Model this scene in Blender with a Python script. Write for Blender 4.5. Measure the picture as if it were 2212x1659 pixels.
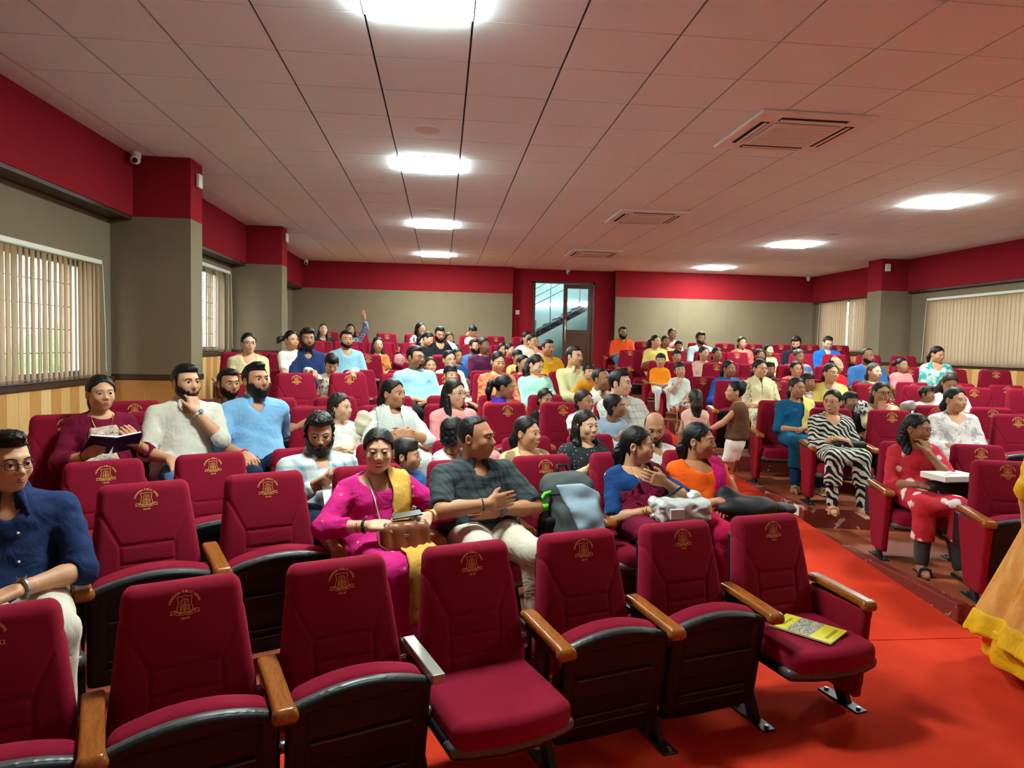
import bpy, bmesh, math, random
import numpy as np
from mathutils import Matrix, Vector
random.seed(7); rng = np.random.default_rng(7)
for o in list(bpy.data.objects): bpy.data.objects.remove(o)
SC = bpy.context.scene; COL = SC.collection
PI = math.pi
# ------------------------------------------------------------------ camera
FPX, CXP, CYP = 1480.0, 1106.0, 829.5
CAMZ, HCEIL = 1.79, 1.82
_dY = np.array([955 - CXP, 747 - CYP, FPX]); _dY /= np.linalg.norm(_dY)
_L = (151**2 + 82.5**2 + FPX**2) / (151 + 82.5 * .0215)
_dX = np.array([-151 + _L, -82.5 + .0215 * _L, FPX]); _dX /= np.linalg.norm(_dX)
_dU = np.cross(_dY, _dX); _dU *= -np.sign(_dU[1])
MC = np.array([_dX, _dY, _dU])            # camera vector (x right, y down, z forward) -> world
cam_d = bpy.data.cameras.new('camera'); cam = bpy.data.objects.new('camera', cam_d); COL.objects.link(cam)
cam_d.sensor_width = 36; cam_d.lens = FPX / 2212 * 36; cam_d.clip_start = .05; cam_d.clip_end = 300
_r, _u, _b = MC @ np.array([1, 0, 0]), MC @ np.array([0, -1, 0]), MC @ np.array([0, 0, -1])
cam.matrix_world = Matrix(((_r[0], _u[0], _b[0], 0), (_r[1], _u[1], _b[1], 0), (_r[2], _u[2], _b[2], CAMZ), (0, 0, 0, 1)))
SC.camera = cam
def ray(px, py):
    return MC @ np.array([px - CXP, py - CYP, FPX])
def proj(p):
    v = MC.T @ (np.array(p, float) - np.array([0, 0, CAMZ]))
    return v[0] / v[2] * FPX + CXP, v[1] / v[2] * FPX + CYP
# ------------------------------------------------------------------ world and exposure
W = bpy.data.worlds.new('world'); SC.world = W; W.use_nodes = True
_nt = W.node_tree; _bg = _nt.nodes['Background']
_sky = _nt.nodes.new('ShaderNodeTexSky'); _sky.sky_type = 'NISHITA'; _sky.sun_disc = False
_sky.sun_elevation = math.radians(38); _sky.sun_rotation = math.radians(200)
_nt.links.new(_sky.outputs[0], _bg.inputs[0]); _bg.inputs[1].default_value = 1.0
SC.view_settings.view_transform = 'Standard'; SC.view_settings.look = 'None'
SC.view_settings.gamma = 1; SC.view_settings.use_curve_mapping = False
SC.view_settings.exposure = 1.32
PANEL_POWER = 62.0
# ------------------------------------------------------------------ materials
MATS = {}
def lin(c):
    return tuple(((v / 255) / 12.92 if v / 255 <= .04045 else ((v / 255 + .055) / 1.055)**2.4) for v in c)
def mat(name, rgb, rough=.7, metal=0, spec=.3, sheen=0, bump=0, bscale=200, var=0, vscale=8, coat=0, sss=0, emit=None, estr=0, alpha=1, trans=0):
    if name in MATS: return MATS[name]
    m = bpy.data.materials.new(name); m.use_nodes = True; nt = m.node_tree; b = nt.nodes['Principled BSDF']
    c = lin(rgb) + (1,)
    b.inputs['Base Color'].default_value = c; b.inputs['Roughness'].default_value = rough; b.inputs['Metallic'].default_value = metal
    b.inputs['Specular IOR Level'].default_value = spec
    if sheen: b.inputs['Sheen Weight'].default_value = sheen; b.inputs['Sheen Roughness'].default_value = .5; b.inputs['Sheen Tint'].default_value = tuple(min(1, v * 1.6 + .02) for v in c[:3]) + (1,)
    if coat: b.inputs['Coat Weight'].default_value = coat; b.inputs['Coat Roughness'].default_value = .15
    if sss: b.inputs['Subsurface Weight'].default_value = sss; b.inputs['Subsurface Radius'].default_value = (.02, .008, .004); b.inputs['Subsurface Scale'].default_value = .6
    if trans: b.inputs['Transmission Weight'].default_value = trans
    if alpha < 1: b.inputs['Alpha'].default_value = alpha
    if emit: b.inputs['Emission Color'].default_value = lin(emit) + (1,); b.inputs['Emission Strength'].default_value = estr
    tc = None
    if var or bump:
        tc = nt.nodes.new('ShaderNodeTexCoord')
    if var:
        n = nt.nodes.new('ShaderNodeTexNoise'); n.inputs['Scale'].default_value = vscale; n.inputs['Detail'].default_value = 4
        nt.links.new(tc.outputs['Object'], n.inputs['Vector'])
        mx = nt.nodes.new('ShaderNodeMix'); mx.data_type = 'RGBA'; mx.blend_type = 'MULTIPLY'
        r = nt.nodes.new('ShaderNodeMapRange'); r.inputs[1].default_value = .3; r.inputs[2].default_value = .7; r.inputs[3].default_value = 1 - var; r.inputs[4].default_value = 1
        nt.links.new(n.outputs[0], r.inputs[0]); mx.inputs[0].default_value = 1; mx.inputs[6].default_value = c
        nt.links.new(r.outputs[0], mx.inputs[7]); nt.links.new(mx.outputs[2], b.inputs['Base Color'])
    if bump:
        n2 = nt.nodes.new('ShaderNodeTexNoise'); n2.inputs['Scale'].default_value = bscale; n2.inputs['Detail'].default_value = 3
        nt.links.new(tc.outputs['Object'], n2.inputs['Vector'])
        bp = nt.nodes.new('ShaderNodeBump'); bp.inputs['Strength'].default_value = bump; bp.inputs['Distance'].default_value = .004
        nt.links.new(n2.outputs[0], bp.inputs['Height']); nt.links.new(bp.outputs[0], b.inputs['Normal'])
    MATS[name] = m; return m
def two_tone(name, c1, c2, kind, scale=10, rough=.7, dist=0, stretch=(1, 1, 1), thr=.5, soft=.05, bump=0, c3=None, spec=.25, coat=0, rot=0):
    """procedural pattern between two (three) colours: noise, voronoi, wave, check, plaid, dots, grain"""
    if name in MATS: return MATS[name]
    m = bpy.data.materials.new(name); m.use_nodes = True; nt = m.node_tree; b = nt.nodes['Principled BSDF']; N = nt.nodes.new; K = nt.links.new
    b.inputs['Roughness'].default_value = rough; b.inputs['Specular IOR Level'].default_value = spec
    if coat: b.inputs['Coat Weight'].default_value = coat; b.inputs['Coat Roughness'].default_value = .2
    tc = N('ShaderNodeTexCoord'); mp = N('ShaderNodeMapping'); mp.inputs['Scale'].default_value = stretch; mp.inputs['Rotation'].default_value = (0, 0, rot)
    K(tc.outputs['Object'], mp.inputs['Vector'])
    def ramp(sock, lo, hi):
        r = N('ShaderNodeMapRange'); r.inputs[1].default_value = lo; r.inputs[2].default_value = hi; K(sock, r.inputs[0]); return r.outputs[0]
    def mix(f, a, bb):
        x = N('ShaderNodeMix'); x.data_type = 'RGBA'; K(f, x.inputs[0])
        for s, v in ((6, a), (7, bb)):
            if isinstance(v, tuple): x.inputs[s].default_value = lin(v) + (1,)
            else: K(v, x.inputs[s])
        return x.outputs[2]
    def math2(op, a, bb):
        x = N('ShaderNodeMath'); x.operation = op
        for i, v in enumerate((a, bb)):
            if isinstance(v, (int, float)): x.inputs[i].default_value = v
            else: K(v, x.inputs[i])
        return x.outputs[0]
    if kind in ('noise', 'grain'):
        n = N('ShaderNodeTexNoise'); n.inputs['Scale'].default_value = scale; n.inputs['Detail'].default_value = 5; n.inputs['Distortion'].default_value = dist
        K(mp.outputs[0], n.inputs['Vector']); f = ramp(n.outputs[0], thr - soft, thr + soft)
    elif kind == 'voronoi':
        n = N('ShaderNodeTexVoronoi'); n.inputs['Scale'].default_value = scale; K(mp.outputs[0], n.inputs['Vector'])
        n3 = N('ShaderNodeTexNoise'); n3.inputs['Scale'].default_value = scale * 2.2; K(mp.outputs[0], n3.inputs['Vector'])
        d = math2('ADD', n.outputs['Distance'], math2('MULTIPLY', n3.outputs[0], dist)); f = ramp(d, thr + soft, thr - soft)
    elif kind == 'dots':
        n = N('ShaderNodeTexVoronoi'); n.inputs['Scale'].default_value = scale; n.inputs['Randomness'].default_value = dist
        K(mp.outputs[0], n.inputs['Vector']); f = ramp(n.outputs['Distance'], thr + soft, thr - soft)
    elif kind == 'wave':
        n = N('ShaderNodeTexWave'); n.inputs['Scale'].default_value = scale; n.inputs['Distortion'].default_value = dist; n.inputs['Detail'].default_value = 1.5
        n.bands_direction = 'DIAGONAL'; K(mp.outputs[0], n.inputs['Vector']); f = ramp(n.outputs['Fac'], thr - soft, thr + soft)
    elif kind == 'plaid':
        sx = N('ShaderNodeSeparateXYZ'); K(mp.outputs[0], sx.inputs[0])
        def stripe(s, w):
            return ramp(math2('ABSOLUTE', math2('SINE', math2('MULTIPLY', s, scale), 0), 0), thr + w, thr - w)
        hx = stripe(math2('ADD', sx.outputs[0], math2('MULTIPLY', sx.outputs[1], .6)), soft); hz = stripe(sx.outputs[2], soft)
        f = math2('MULTIPLY', math2('ADD', hx, hz), .5)
    col = mix(f, c1, c2)
    if c3:
        n4 = N('ShaderNodeTexVoronoi'); n4.inputs['Scale'].default_value = scale * .8; K(tc.outputs['Object'], n4.inputs['Vector'])
        col = mix(ramp(n4.outputs['Distance'], .36, .28), col, c3)
    K(col, b.inputs['Base Color'])
    if bump:
        n2 = N('ShaderNodeTexNoise'); n2.inputs['Scale'].default_value = 120 if bump < .9 else 60; K(tc.outputs['Object'], n2.inputs['Vector'])
        bp = N('ShaderNodeBump'); bp.inputs['Strength'].default_value = bump; bp.inputs['Distance'].default_value = .003
        K(n2.outputs[0], bp.inputs['Height']); K(bp.outputs[0], b.inputs['Normal'])
    MATS[name] = m; return m
M_RED = mat('chair_fabric', (136, 16, 44), .9, spec=.15, sheen=.6, bump=.25, bscale=500, var=.1, vscale=5)
M_PANELRED = mat('side_panel_fabric', (140, 18, 38), .9, spec=.15, sheen=.25, bump=.2, bscale=500)
M_PLASTIC = mat('black_plastic', (17, 19, 25), .5, spec=.3, bump=.1, bscale=900)
M_METAL = mat('black_steel', (26, 28, 33), .4, spec=.5)
M_STEEL = mat('bare_steel', (150, 150, 148), .35, metal=.8)
M_WOOD = two_tone('arm_wood', (176, 104, 40), (116, 58, 20), 'grain', 9, .32, 1.5, (9, 1.2, 9), .5, .3, coat=.4)
M_GOLD = mat('gold_thread', (255, 200, 108), .5, spec=.5)
M_GOLDDIM = mat('gold_fill', (176, 104, 44), .7)
M_CARPET = two_tone('red_carpet', (220, 66, 38), (196, 50, 30), 'noise', 3.5, .95, .4, (1, 1, 1), .5, .35, bump=.8, spec=.1)
M_FLOOR = two_tone('painted_floor', (172, 92, 60), (138, 66, 44), 'noise', 5, .45, .6, (1, 1, 1), .5, .3)
M_RISER = two_tone('chipped_riser_paint', (126, 50, 42), (196, 160, 140), 'noise', 7, .6, 1.2, (1, 1, 1), .63, .02)
M_CEIL = mat('ceiling_tile', (232, 244, 246), .9, spec=.1, bump=.15, bscale=350)
M_CEILGAP = mat('ceiling_channel', (46, 34, 30), .7)
M_WALLRED = mat('red_wall_fabric', (140, 30, 40), .95, spec=.08, bump=.15, bscale=400)
M_WALLGREY = mat('beige_wall_fabric', (130, 116, 94), .95, spec=.08, bump=.2, bscale=500, var=.08, vscale=3)
M_TRIM = mat('dark_wood_trim', (62, 40, 26), .5, spec=.4)
M_BOARD = [two_tone('wood_board_%d' % i, a, b, 'grain', 6, .5, 1.2, (12, 12, .8), .5, .35) for i, (a, b) in enumerate((((226, 184, 122), (206, 158, 96)), ((206, 152, 88), (180, 122, 64)), ((232, 196, 140), (214, 172, 112))))]
M_WHITE = mat('white_plastic', (232, 230, 224), .5)
M_ALU = mat('white_rail', (226, 222, 208), .4)
M_GLASS = bpy.data.materials.new('clear_glass'); M_GLASS.use_nodes = True
_g = M_GLASS.node_tree; _g.nodes.clear(); _go = _g.nodes.new('ShaderNodeOutputMaterial'); _gm = _g.nodes.new('ShaderNodeMixShader'); _gt = _g.nodes.new('ShaderNodeBsdfTransparent'); _gg = _g.nodes.new('ShaderNodeBsdfGlossy')
_gt.inputs[0].default_value = (.93, .96, .96, 1); _gg.inputs['Roughness'].default_value = .05; _gm.inputs[0].default_value = .07
_g.links.new(_gt.outputs[0], _gm.inputs[1]); _g.links.new(_gg.outputs[0], _gm.inputs[2]); _g.links.new(_gm.outputs[0], _go.inputs[0])
M_BLIND = two_tone('blind_fabric', (160, 126, 92), (140, 106, 76), 'grain', 14, .9, .5, (3, 3, 1), .5, .4, spec=.1)
_b = M_BLIND.node_tree; _pb = _b.nodes['Principled BSDF']; _tl = _b.nodes.new('ShaderNodeBsdfTranslucent'); _mx = _b.nodes.new('ShaderNodeMixShader'); _mx.inputs[0].default_value = .35
_tl.inputs[0].default_value = lin((200, 160, 120)) + (1,); _b.links.new(_pb.outputs[0], _mx.inputs[1]); _b.links.new(_tl.outputs[0], _mx.inputs[2]); _b.links.new(_mx.outputs[0], _b.nodes['Material Output'].inputs[0])
M_PANEL = mat('light_panel', (255, 250, 240), .5, emit=(232, 250, 244), estr=PANEL_POWER)
M_DOORWOOD = two_tone('door_wood', (86, 58, 40), (66, 42, 28), 'grain', 5, .45, 1, (6, 6, .7), .5, .35, coat=.2)
# ------------------------------------------------------------------ object helpers
def link(o, parent=None):
    COL.objects.link(o)
    if parent: o.parent = parent
    return o
def tag(o, label=None, cat=None, group=None, kind=None):
    for k, v in (('label', label), ('category', cat), ('group', group), ('kind', kind)):
        if v: o[k] = v
    return o
def empty(name, loc=(0, 0, 0), rz=0):
    o = bpy.data.objects.new(name, None); o.empty_display_size = .1; o.location = loc; o.rotation_euler = (0, 0, rz); return link(o)
def mesh_np(name, V, F, mats, idx=None, smooth=True):
    """F: int array (n,3|4) or list of faces"""
    me = bpy.data.meshes.new(name); V = np.asarray(V, np.float32)
    if isinstance(F, np.ndarray) and F.ndim == 2:
        n, k = F.shape; me.vertices.add(len(V)); me.vertices.foreach_set('co', V.ravel())
        me.loops.add(n * k); me.loops.foreach_set('vertex_index', F.astype(np.int32).ravel())
        me.polygons.add(n); me.polygons.foreach_set('loop_start', np.arange(0, n * k, k, dtype=np.int32))
        if idx is not None: me.polygons.foreach_set('material_index', np.asarray(idx, np.int32))
        me.update(calc_edges=True)
    else:
        me.from_pydata([tuple(v) for v in V], [], [tuple(f) for f in F])
        if idx is not None:
            for p, i in zip(me.polygons, idx): p.material_index = i
    if smooth: me.polygons.foreach_set('use_smooth', np.ones(len(me.polygons), bool))
    me.update()
    for m in (mats if isinstance(mats, (list, tuple)) else [mats]): me.materials.append(m)
    return me
def mobj(name, me, parent=None, loc=None, rot=None):
    o = bpy.data.objects.new(name, me); link(o, parent)
    if loc: o.location = loc
    if rot: o.rotation_euler = rot
    return o
class MB:
    """collects boxes, prisms and tubes; build() links them as one mesh"""
    def __init__(s): s.V = []; s.F = []; s.I = []
    def add(s, V, F, i=0):
        n = len(s.V); s.V += [tuple(v) for v in V]; s.F += [tuple(a + n for a in f) for f in F]; s.I += [i] * len(F); return s
    def box(s, lo, hi, i=0, M=None):
        V = [(x, y, z) for x in (lo[0], hi[0]) for y in (lo[1], hi[1]) for z in (lo[2], hi[2])]
        if M is not None: V = [tuple(M @ Vector(v)) for v in V]
        return s.add(V, [(0, 1, 3, 2), (4, 6, 7, 5), (0, 4, 5, 1), (2, 3, 7, 6), (0, 2, 6, 4), (1, 5, 7, 3)], i)
    def bbox(s, lo, hi, r=.01, i=0, M=None, seg=2):
        bm = bmesh.new(); bmesh.ops.create_cube(bm, size=1)
        for v in bm.verts: v.co = Vector([(lo[k] + hi[k]) / 2 + v.co[k] * (hi[k] - lo[k]) for k in range(3)])
        bmesh.ops.bevel(bm, geom=bm.edges[:], offset=r, segments=seg, affect='EDGES', profile=.5)
        V = [(M @ v.co if M is not None else v.co) for v in bm.verts]; bm.verts.index_update()
        s.add([tuple(v) for v in V], [[v.index for v in f.verts] for f in bm.faces], i); bm.free(); return s
    def prism(s, pts, d, i=0):
        """pts: 3-D polygon, d: extrusion vector"""
        n = len(pts); V = [tuple(p) for p in pts] + [(p[0] + d[0], p[1] + d[1], p[2] + d[2]) for p in pts]
        return s.add(V, [tuple(range(n))[::-1], tuple(range(n, 2 * n))] + [(k, (k + 1) % n, (k + 1) % n + n, k + n) for k in range(n)], i)
    def tube(s, pts, r, n=8, i=0, cap=True, flat=None):
        P = [Vector(p) for p in pts]; R = r if isinstance(r, (list, tuple)) else [r] * len(P); V = []; F = []
        up = Vector((0, 0, 1))
        for k, p in enumerate(P):
            t = (P[min(k + 1, len(P) - 1)] - P[max(k - 1, 0)]).normalized()
            a = t.cross(up)
            if a.length < 1e-3: a = t.cross(Vector((1, 0, 0)))
            a.normalize(); b = t.cross(a).normalized()
            for j in range(n):
                q = 2 * PI * j / n; V.append(p + a * math.cos(q) * R[k] + b * math.sin(q) * R[k] * (flat or 1))
        for k in range(len(P) - 1):
            for j in range(n): F.append((k * n + j, k * n + (j + 1) % n, (k + 1) * n + (j + 1) % n, (k + 1) * n + j))
        if cap: F += [tuple(range(n))[::-1], tuple(range((len(P) - 1) * n, len(P) * n))]
        return s.add(V, F, i)
    def disc(s, c, r, h, n=20, i=0):
        V = [(c[0] + r * math.cos(2 * PI * j / n), c[1] + r * math.sin(2 * PI * j / n), c[2] + z) for z in (0, h) for j in range(n)]
        return s.add(V, [tuple(range(n))[::-1], tuple(range(n, 2 * n))] + [(j, (j + 1) % n, (j + 1) % n + n, j + n) for j in range(n)], i)
    def mesh(s, name, mats, smooth=False):
        me = bpy.data.meshes.new(name); me.from_pydata(s.V, [], s.F)
        me.polygons.foreach_set('material_index', np.array(s.I, np.int32))
        if smooth: me.polygons.foreach_set('use_smooth', np.ones(len(s.F), bool))
        bm = bmesh.new(); bm.from_mesh(me); bmesh.ops.recalc_face_normals(bm, faces=bm.faces[:]); bm.to_mesh(me); bm.free(); me.update()
        for m in (mats if isinstance(mats, (list, tuple)) else [mats]): me.materials.append(m)
        return me
    def build(s, name, mats, parent=None, smooth=False, loc=None, rot=None):
        return mobj(name, s.mesh(name, mats, smooth), parent, loc, rot)
# ------------------------------------------------------------------ signed-distance modelling
def nrm(v): return np.sqrt((v * v).sum(-1))
def sm(a, b, k):
    h = np.maximum(k - np.abs(a - b), 0) / k; return np.minimum(a, b) - h * h * k * .25
def smx(a, b, k): return -sm(-a, -b, k)
def ell(p, c, r):
    q = (p - np.asarray(c, np.float32)) / np.asarray(r, np.float32); k0 = nrm(q); k1 = nrm(q / np.asarray(r, np.float32)); return k0 * (k0 - 1) / (k1 + 1e-6)
def cone(p, a, b, ra, rb):
    a = np.asarray(a, np.float32); ab = np.asarray(b, np.float32) - a; pa = p - a
    t = np.clip((pa @ ab) / max(float(ab @ ab), 1e-9), 0, 1); return nrm(pa - t[..., None] * ab) - (ra + (rb - ra) * t)
def rbox(p, c, h, r):
    q = np.abs(p - np.asarray(c, np.float32)) - (np.asarray(h, np.float32) - r); return nrm(np.maximum(q, 0)) + np.minimum(q.max(-1), 0) - r
def plane(p, c, n):
    n = np.asarray(n, np.float32); n = n / np.linalg.norm(n); return (p - np.asarray(c, np.float32)) @ n
def nets(f, lo, hi, h):
    """surface nets: (verts, quads) of f(p)=0 sampled with step h in the box"""
    lo = np.asarray(lo, np.float32) - 1.5 * h; hi = np.asarray(hi, np.float32) + 1.5 * h
    n = np.maximum(((hi - lo) / h).astype(int) + 2, 3)
    ax = [lo[k] + h * np.arange(n[k], dtype=np.float32) for k in range(3)]
    P = np.stack(np.meshgrid(*ax, indexing='ij'), -1); D = f(P.reshape(-1, 3)).reshape(n).astype(np.float32)
    for k in range(3):
        sl = [slice(None)] * 3
        for e in (0, -1):
            sl[k] = e; D[tuple(sl)] = np.maximum(D[tuple(sl)], h * .5)
    S = D < 0
    nx, ny, nz = n - 1
    acc = np.zeros((nx, ny, nz, 3), np.float32); cnt = np.zeros((nx, ny, nz), np.float32)
    cs = [(i, j, k) for i in (0, 1) for j in (0, 1) for k in (0, 1)]
    for a in cs:
        for d in range(3):
            if a[d]: continue
            b = list(a); b[d] = 1
            da = D[a[0]:a[0] + nx, a[1]:a[1] + ny, a[2]:a[2] + nz]; db = D[b[0]:b[0] + nx, b[1]:b[1] + ny, b[2]:b[2] + nz]
            m = (da < 0) != (db < 0)
            if not m.any(): continue
            w = np.where(m, 1.0, 0.0).astype(np.float32); t = np.where(m, da / np.where(m, da - db, 1), 0)
            for k in range(3): acc[..., k] += w * (a[k] + (t if k == d else 0))
            cnt += w
    act = cnt > 0
    ids = np.full((nx, ny, nz), -1, np.int64); ids[act] = np.arange(act.sum())
    I = np.argwhere(act).astype(np.float32); V = lo + h * (I + acc[act] / cnt[act][:, None])
    Q = []
    for d in range(3):
        e, g = (d + 1) % 3, (d + 2) % 3
        A = np.take(S, range(0, n[d] - 1), d); B = np.take(S, range(1, n[d]), d)
        ix = np.argwhere(A != B); ix = ix[(ix[:, e] > 0) & (ix[:, g] > 0) & (ix[:, e] < n[e] - 1) & (ix[:, g] < n[g] - 1)]
        if not len(ix): continue
        inside = A[tuple(ix.T)]
        def at(oe, og):
            j = ix.copy(); j[:, e] += oe; j[:, g] += og; return ids[tuple(j.T)]
        q = np.stack([at(-1, -1), at(0, -1), at(0, 0), at(-1, 0)], 1)
        q[~inside] = q[~inside][:, ::-1]; Q.append(q)
    return V.astype(np.float32), (np.concatenate(Q) if Q else np.zeros((0, 4), np.int64))
# ------------------------------------------------------------------ room constants
XL, XLW, XR, XRW, YB, YF, ZC = -3.08, -3.30, 8.77, 8.87, 15.6, -5.5, CAMZ + HCEIL
ZBAND = 3.01
TZ = [0, .19, .37, .555, .735, .915, 1.10]
CLX, CRX, CY = 4.80, .95, -7.10          # centres of the curved rows, left and right block
RROW = [None] + [11.02 + .96 * i for i in range(13)]
AX0, AX1 = 2.05, 3.47                     # the aisle
def tier_of(r): return min(r // 2, 6)
def tier_z(r, side): return .012 if r == 1 else TZ[tier_of(r)] - (.04 if side > 0 else 0)
def ramp_z(y): return max(0.0, .0945 * (y - 3.9))
# ------------------------------------------------------------------ floor, tiers, carpet
fl = MB().box((-4.4, YF, -.2), (9.9, 20, 0)).build('floor', M_FLOOR); tag(fl, 'painted terracotta floor of the hall', None, None, 'structure')
def tier_prism(k, side):
    r0 = RROW[2 * k] - .48; pts = []; cx = CLX if side < 0 else CRX
    xa, xb = (XLW, AX0) if side < 0 else (AX1, XRW)
    for i in range(33):
        x = xa + (xb - xa) * i / 32; pts.append((x, CY + math.sqrt(max(r0 * r0 - (x - cx)**2, .01))))
    pts += [(xb, YB + .2), (xa, YB + .2)]
    z0, z1 = (TZ[k - 1], TZ[k]) if side < 0 else (max(TZ[k - 1] - .04, 0), TZ[k] - .04); n = len(pts); V = [(x, y, z0) for x, y in pts] + [(x, y, z1) for x, y in pts]
    F = [tuple(range(n))[::-1], tuple(range(n, 2 * n))] + [(j, (j + 1) % n, (j + 1) % n + n, j + n) for j in range(n)]
    m = MB(); m.add(V, F[:2], 0); m2 = len(m.V); m.F += F[2:]; m.I += [1] * n
    m.build('seating_tier', [M_FLOOR, M_RISER], fl)
for k in range(1, 7):
    tier_prism(k, -1); tier_prism(k, 1)
# thin raised kerb along the right platform edge
for k in range(1, 7):
    r0 = RROW[2 * k] - .48; ya = CY + math.sqrt(r0 * r0 - (AX1 - CRX)**2); r1 = RROW[min(2 * k + 2, 13)] - .48; yb = CY + math.sqrt(r1 * r1 - (AX1 - CRX)**2)
    MB().bbox((AX1 - .05, ya, 0), (AX1 + .03, yb, TZ[k] - .03), .008, 1).build('platform_kerb', [M_FLOOR, M_RISER], fl)
cp = MB()
cp.box((XLW + .01, -.6, 0), (XRW - .01, 2.0, .012))
r0 = RROW[2] - .485
pts = [(XLW + .01, 2.0)] + [(XLW + .01 + (AX0 - XLW) * i / 24, CY + math.sqrt(r0 * r0 - (XLW + (AX0 - XLW) * i / 24 - CLX)**2)) for i in range(25)]
pts += [(AX1 + (XRW - AX1) * i / 24, CY + math.sqrt(r0 * r0 - (AX1 + (XRW - AX1) * i / 24 - CRX)**2)) for i in range(25)] + [(XRW - .01, 2.0)]
pts = [p for p in pts if p[1] >= 2.0]
cp.prism([(x, y, 0) for x, y in pts][::-1], (0, 0, .012))
carpet = cp.build('carpet', M_CARPET); tag(carpet, 'bright red carpet on the flat floor in front of the seats', 'carpet'); cp = MB()
ys = [3.93, 3.95, 4.4, 6, 8, 10, 12, 14, 15.58]
for a, b in zip(ys[:-1], ys[1:]):
    za, zb = ramp_z(a) + .013, ramp_z(b) + .013
    cp.add([(AX0, a, -.01), (AX1 - .05, a, -.01), (AX1 - .05, b, -.01), (AX0, b, -.01), (AX0, a, za), (AX1 - .05, a, za), (AX1 - .05, b, zb), (AX0, b, zb)],
           [(0, 3, 2, 1), (4, 5, 6, 7), (0, 1, 5, 4), (1, 2, 6, 5), (2, 3, 7, 6), (3, 0, 4, 7)])
runner = cp.build('aisle_carpet', M_CARPET); tag(runner, 'bright red carpet runner climbing the aisle ramp to the door', 'carpet')
# ------------------------------------------------------------------ ceiling
ceil = MB().box((-3.6, YF, ZC + .014), (9.4, 16.2, ZC + .2)).build('ceiling', M_CEILGAP); tag(ceil, None, None, None, 'structure')
GX, GY, TW, TD = .143, 3.94, .6, .5675
LIGHTS = [(-.455, 3.94 - TD + 6 * TD * i) for i in (0, 1, 2, 3)] + [(GX + 9 * TW, 3.94 + 6 * TD * i) for i in (0, 1, 2, 3)]
LIGHTS = [(x if x > 0 else GX - TW, y) for x, y in LIGHTS]
litset = {(round((x - GX) / TW), round((y - GY) / TD)) for x, y in LIGHTS}
def tile_mesh(w, d):
    return MB().box((.0065, .0035, 0), (w - .0065, d - .0035, .012)).mesh('ceiling_tile', M_CEIL)
tm = tile_mesh(TW, TD); near = []; rest = MB()
for i in range(-6, 15):
    for j in range(-17, 22):
        x0, y0 = GX + i * TW, GY + j * TD; x1, y1 = x0 + TW, y0 + TD
        if x1 <= XLW or x0 >= XRW or y0 >= 15.9: continue
        if (i, j) in litset: continue
        full = x0 >= XLW and x1 <= XRW and y1 <= 15.9; vis = False
        if full and y0 > 2.0:
            px, py = proj((x0 + .3, y0 + .28, ZC)); vis = -120 < px < 2330 and -120 < py
        if vis: near.append((y0, x0))
        else: rest.box((max(x0, XLW) + .005, y0 + .002, ZC), (min(x1, XRW) - .005, min(y1, 15.9) - .002, ZC + .012))
near.sort()
for y0, x0 in near[:298]: mobj('ceiling_tile', tm, ceil, (x0, y0, ZC))
for y0, x0 in near[298:]: rest.box((x0 + .005, y0 + .002, ZC), (x0 + TW - .005, y0 + TD - .002, ZC + .012))
tag(rest.build('ceiling_tile_field', M_CEIL, ceil), None, None, None, 'stuff')
# light panels
lp_frame = MB()
for a, b in (((0, 0), (TW, .014)), ((0, TD - .014), (TW, TD)), ((0, .014), (.014, TD - .014)), ((TW - .014, .014), (TW, TD - .014))):
    lp_frame.box((a[0], a[1], -.006), (b[0], b[1], .014))
lp_frame = lp_frame.mesh('frame', M_WHITE); lp_diff = MB().bbox((.014, .014, -.023), (TW - .014, TD - .014, .004), .006).mesh('diffuser', M_PANEL)
ords = ['first', 'second', 'third', 'fourth', 'fifth', 'sixth', 'seventh', 'eighth', 'ninth', 'tenth', 'eleventh', 'twelfth']
for n, (x, y) in enumerate(LIGHTS):
    e = empty('ceiling_light', (x, y, ZC)); mobj('frame', lp_frame, e); mobj('diffuser', lp_diff, e)
    s = 'left' if x < 1 else 'right'
    tag(e, 'square glowing ceiling light panel, %s from the stage in the %s line' % (ords[n % 4], s), 'ceiling light', 'square ceiling light panels')
# cassette air conditioners
def cassette(x, y, lab):
    e = empty('ceiling_air_conditioner', (x, y, ZC)); h = .47
    f = MB(); f.bbox((-h, -h, -.03), (h, h, .0), .014); f.build('frame', M_WHITE, e)
    g = MB(); g.bbox((-.27, -.27, -.045), (.27, .27, -.03), .01); gp = g.build('intake_grille', mat('grille_grey', (226, 224, 220), .6), e)
    for k in range(9): MB().box((-.24, -.24 + k * .056, -.048), (.24, -.215 + k * .056, -.0451)).build('louvre', mat('grille_line', (222, 220, 216), .6), gp)
    for k in range(4):
        M = Matrix.Rotation(k * PI / 2, 4, 'Z'); s = MB(); s.box((-.27, .315, -.0335), (.27, .385, -.0305), 0, M); s.build('air_slot', mat('slot_dark', (34, 26, 24), .8), e)
        fl_ = MB(); fl_.box((-.26, .33, -.04), (.26, .352, -.0336), 0, M); fl_.build('air_flap', M_WHITE, e)
    tag(e, lab, 'air conditioner', 'cassette air conditioners')
cassette(2.82, 5.47, 'nearest and largest white cassette air conditioner in the ceiling'); cassette(2.74, 9.22, 'middle white cassette air conditioner in the ceiling'); cassette(2.82, 12.9, 'farthest white cassette air conditioner, near the back door')
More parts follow.
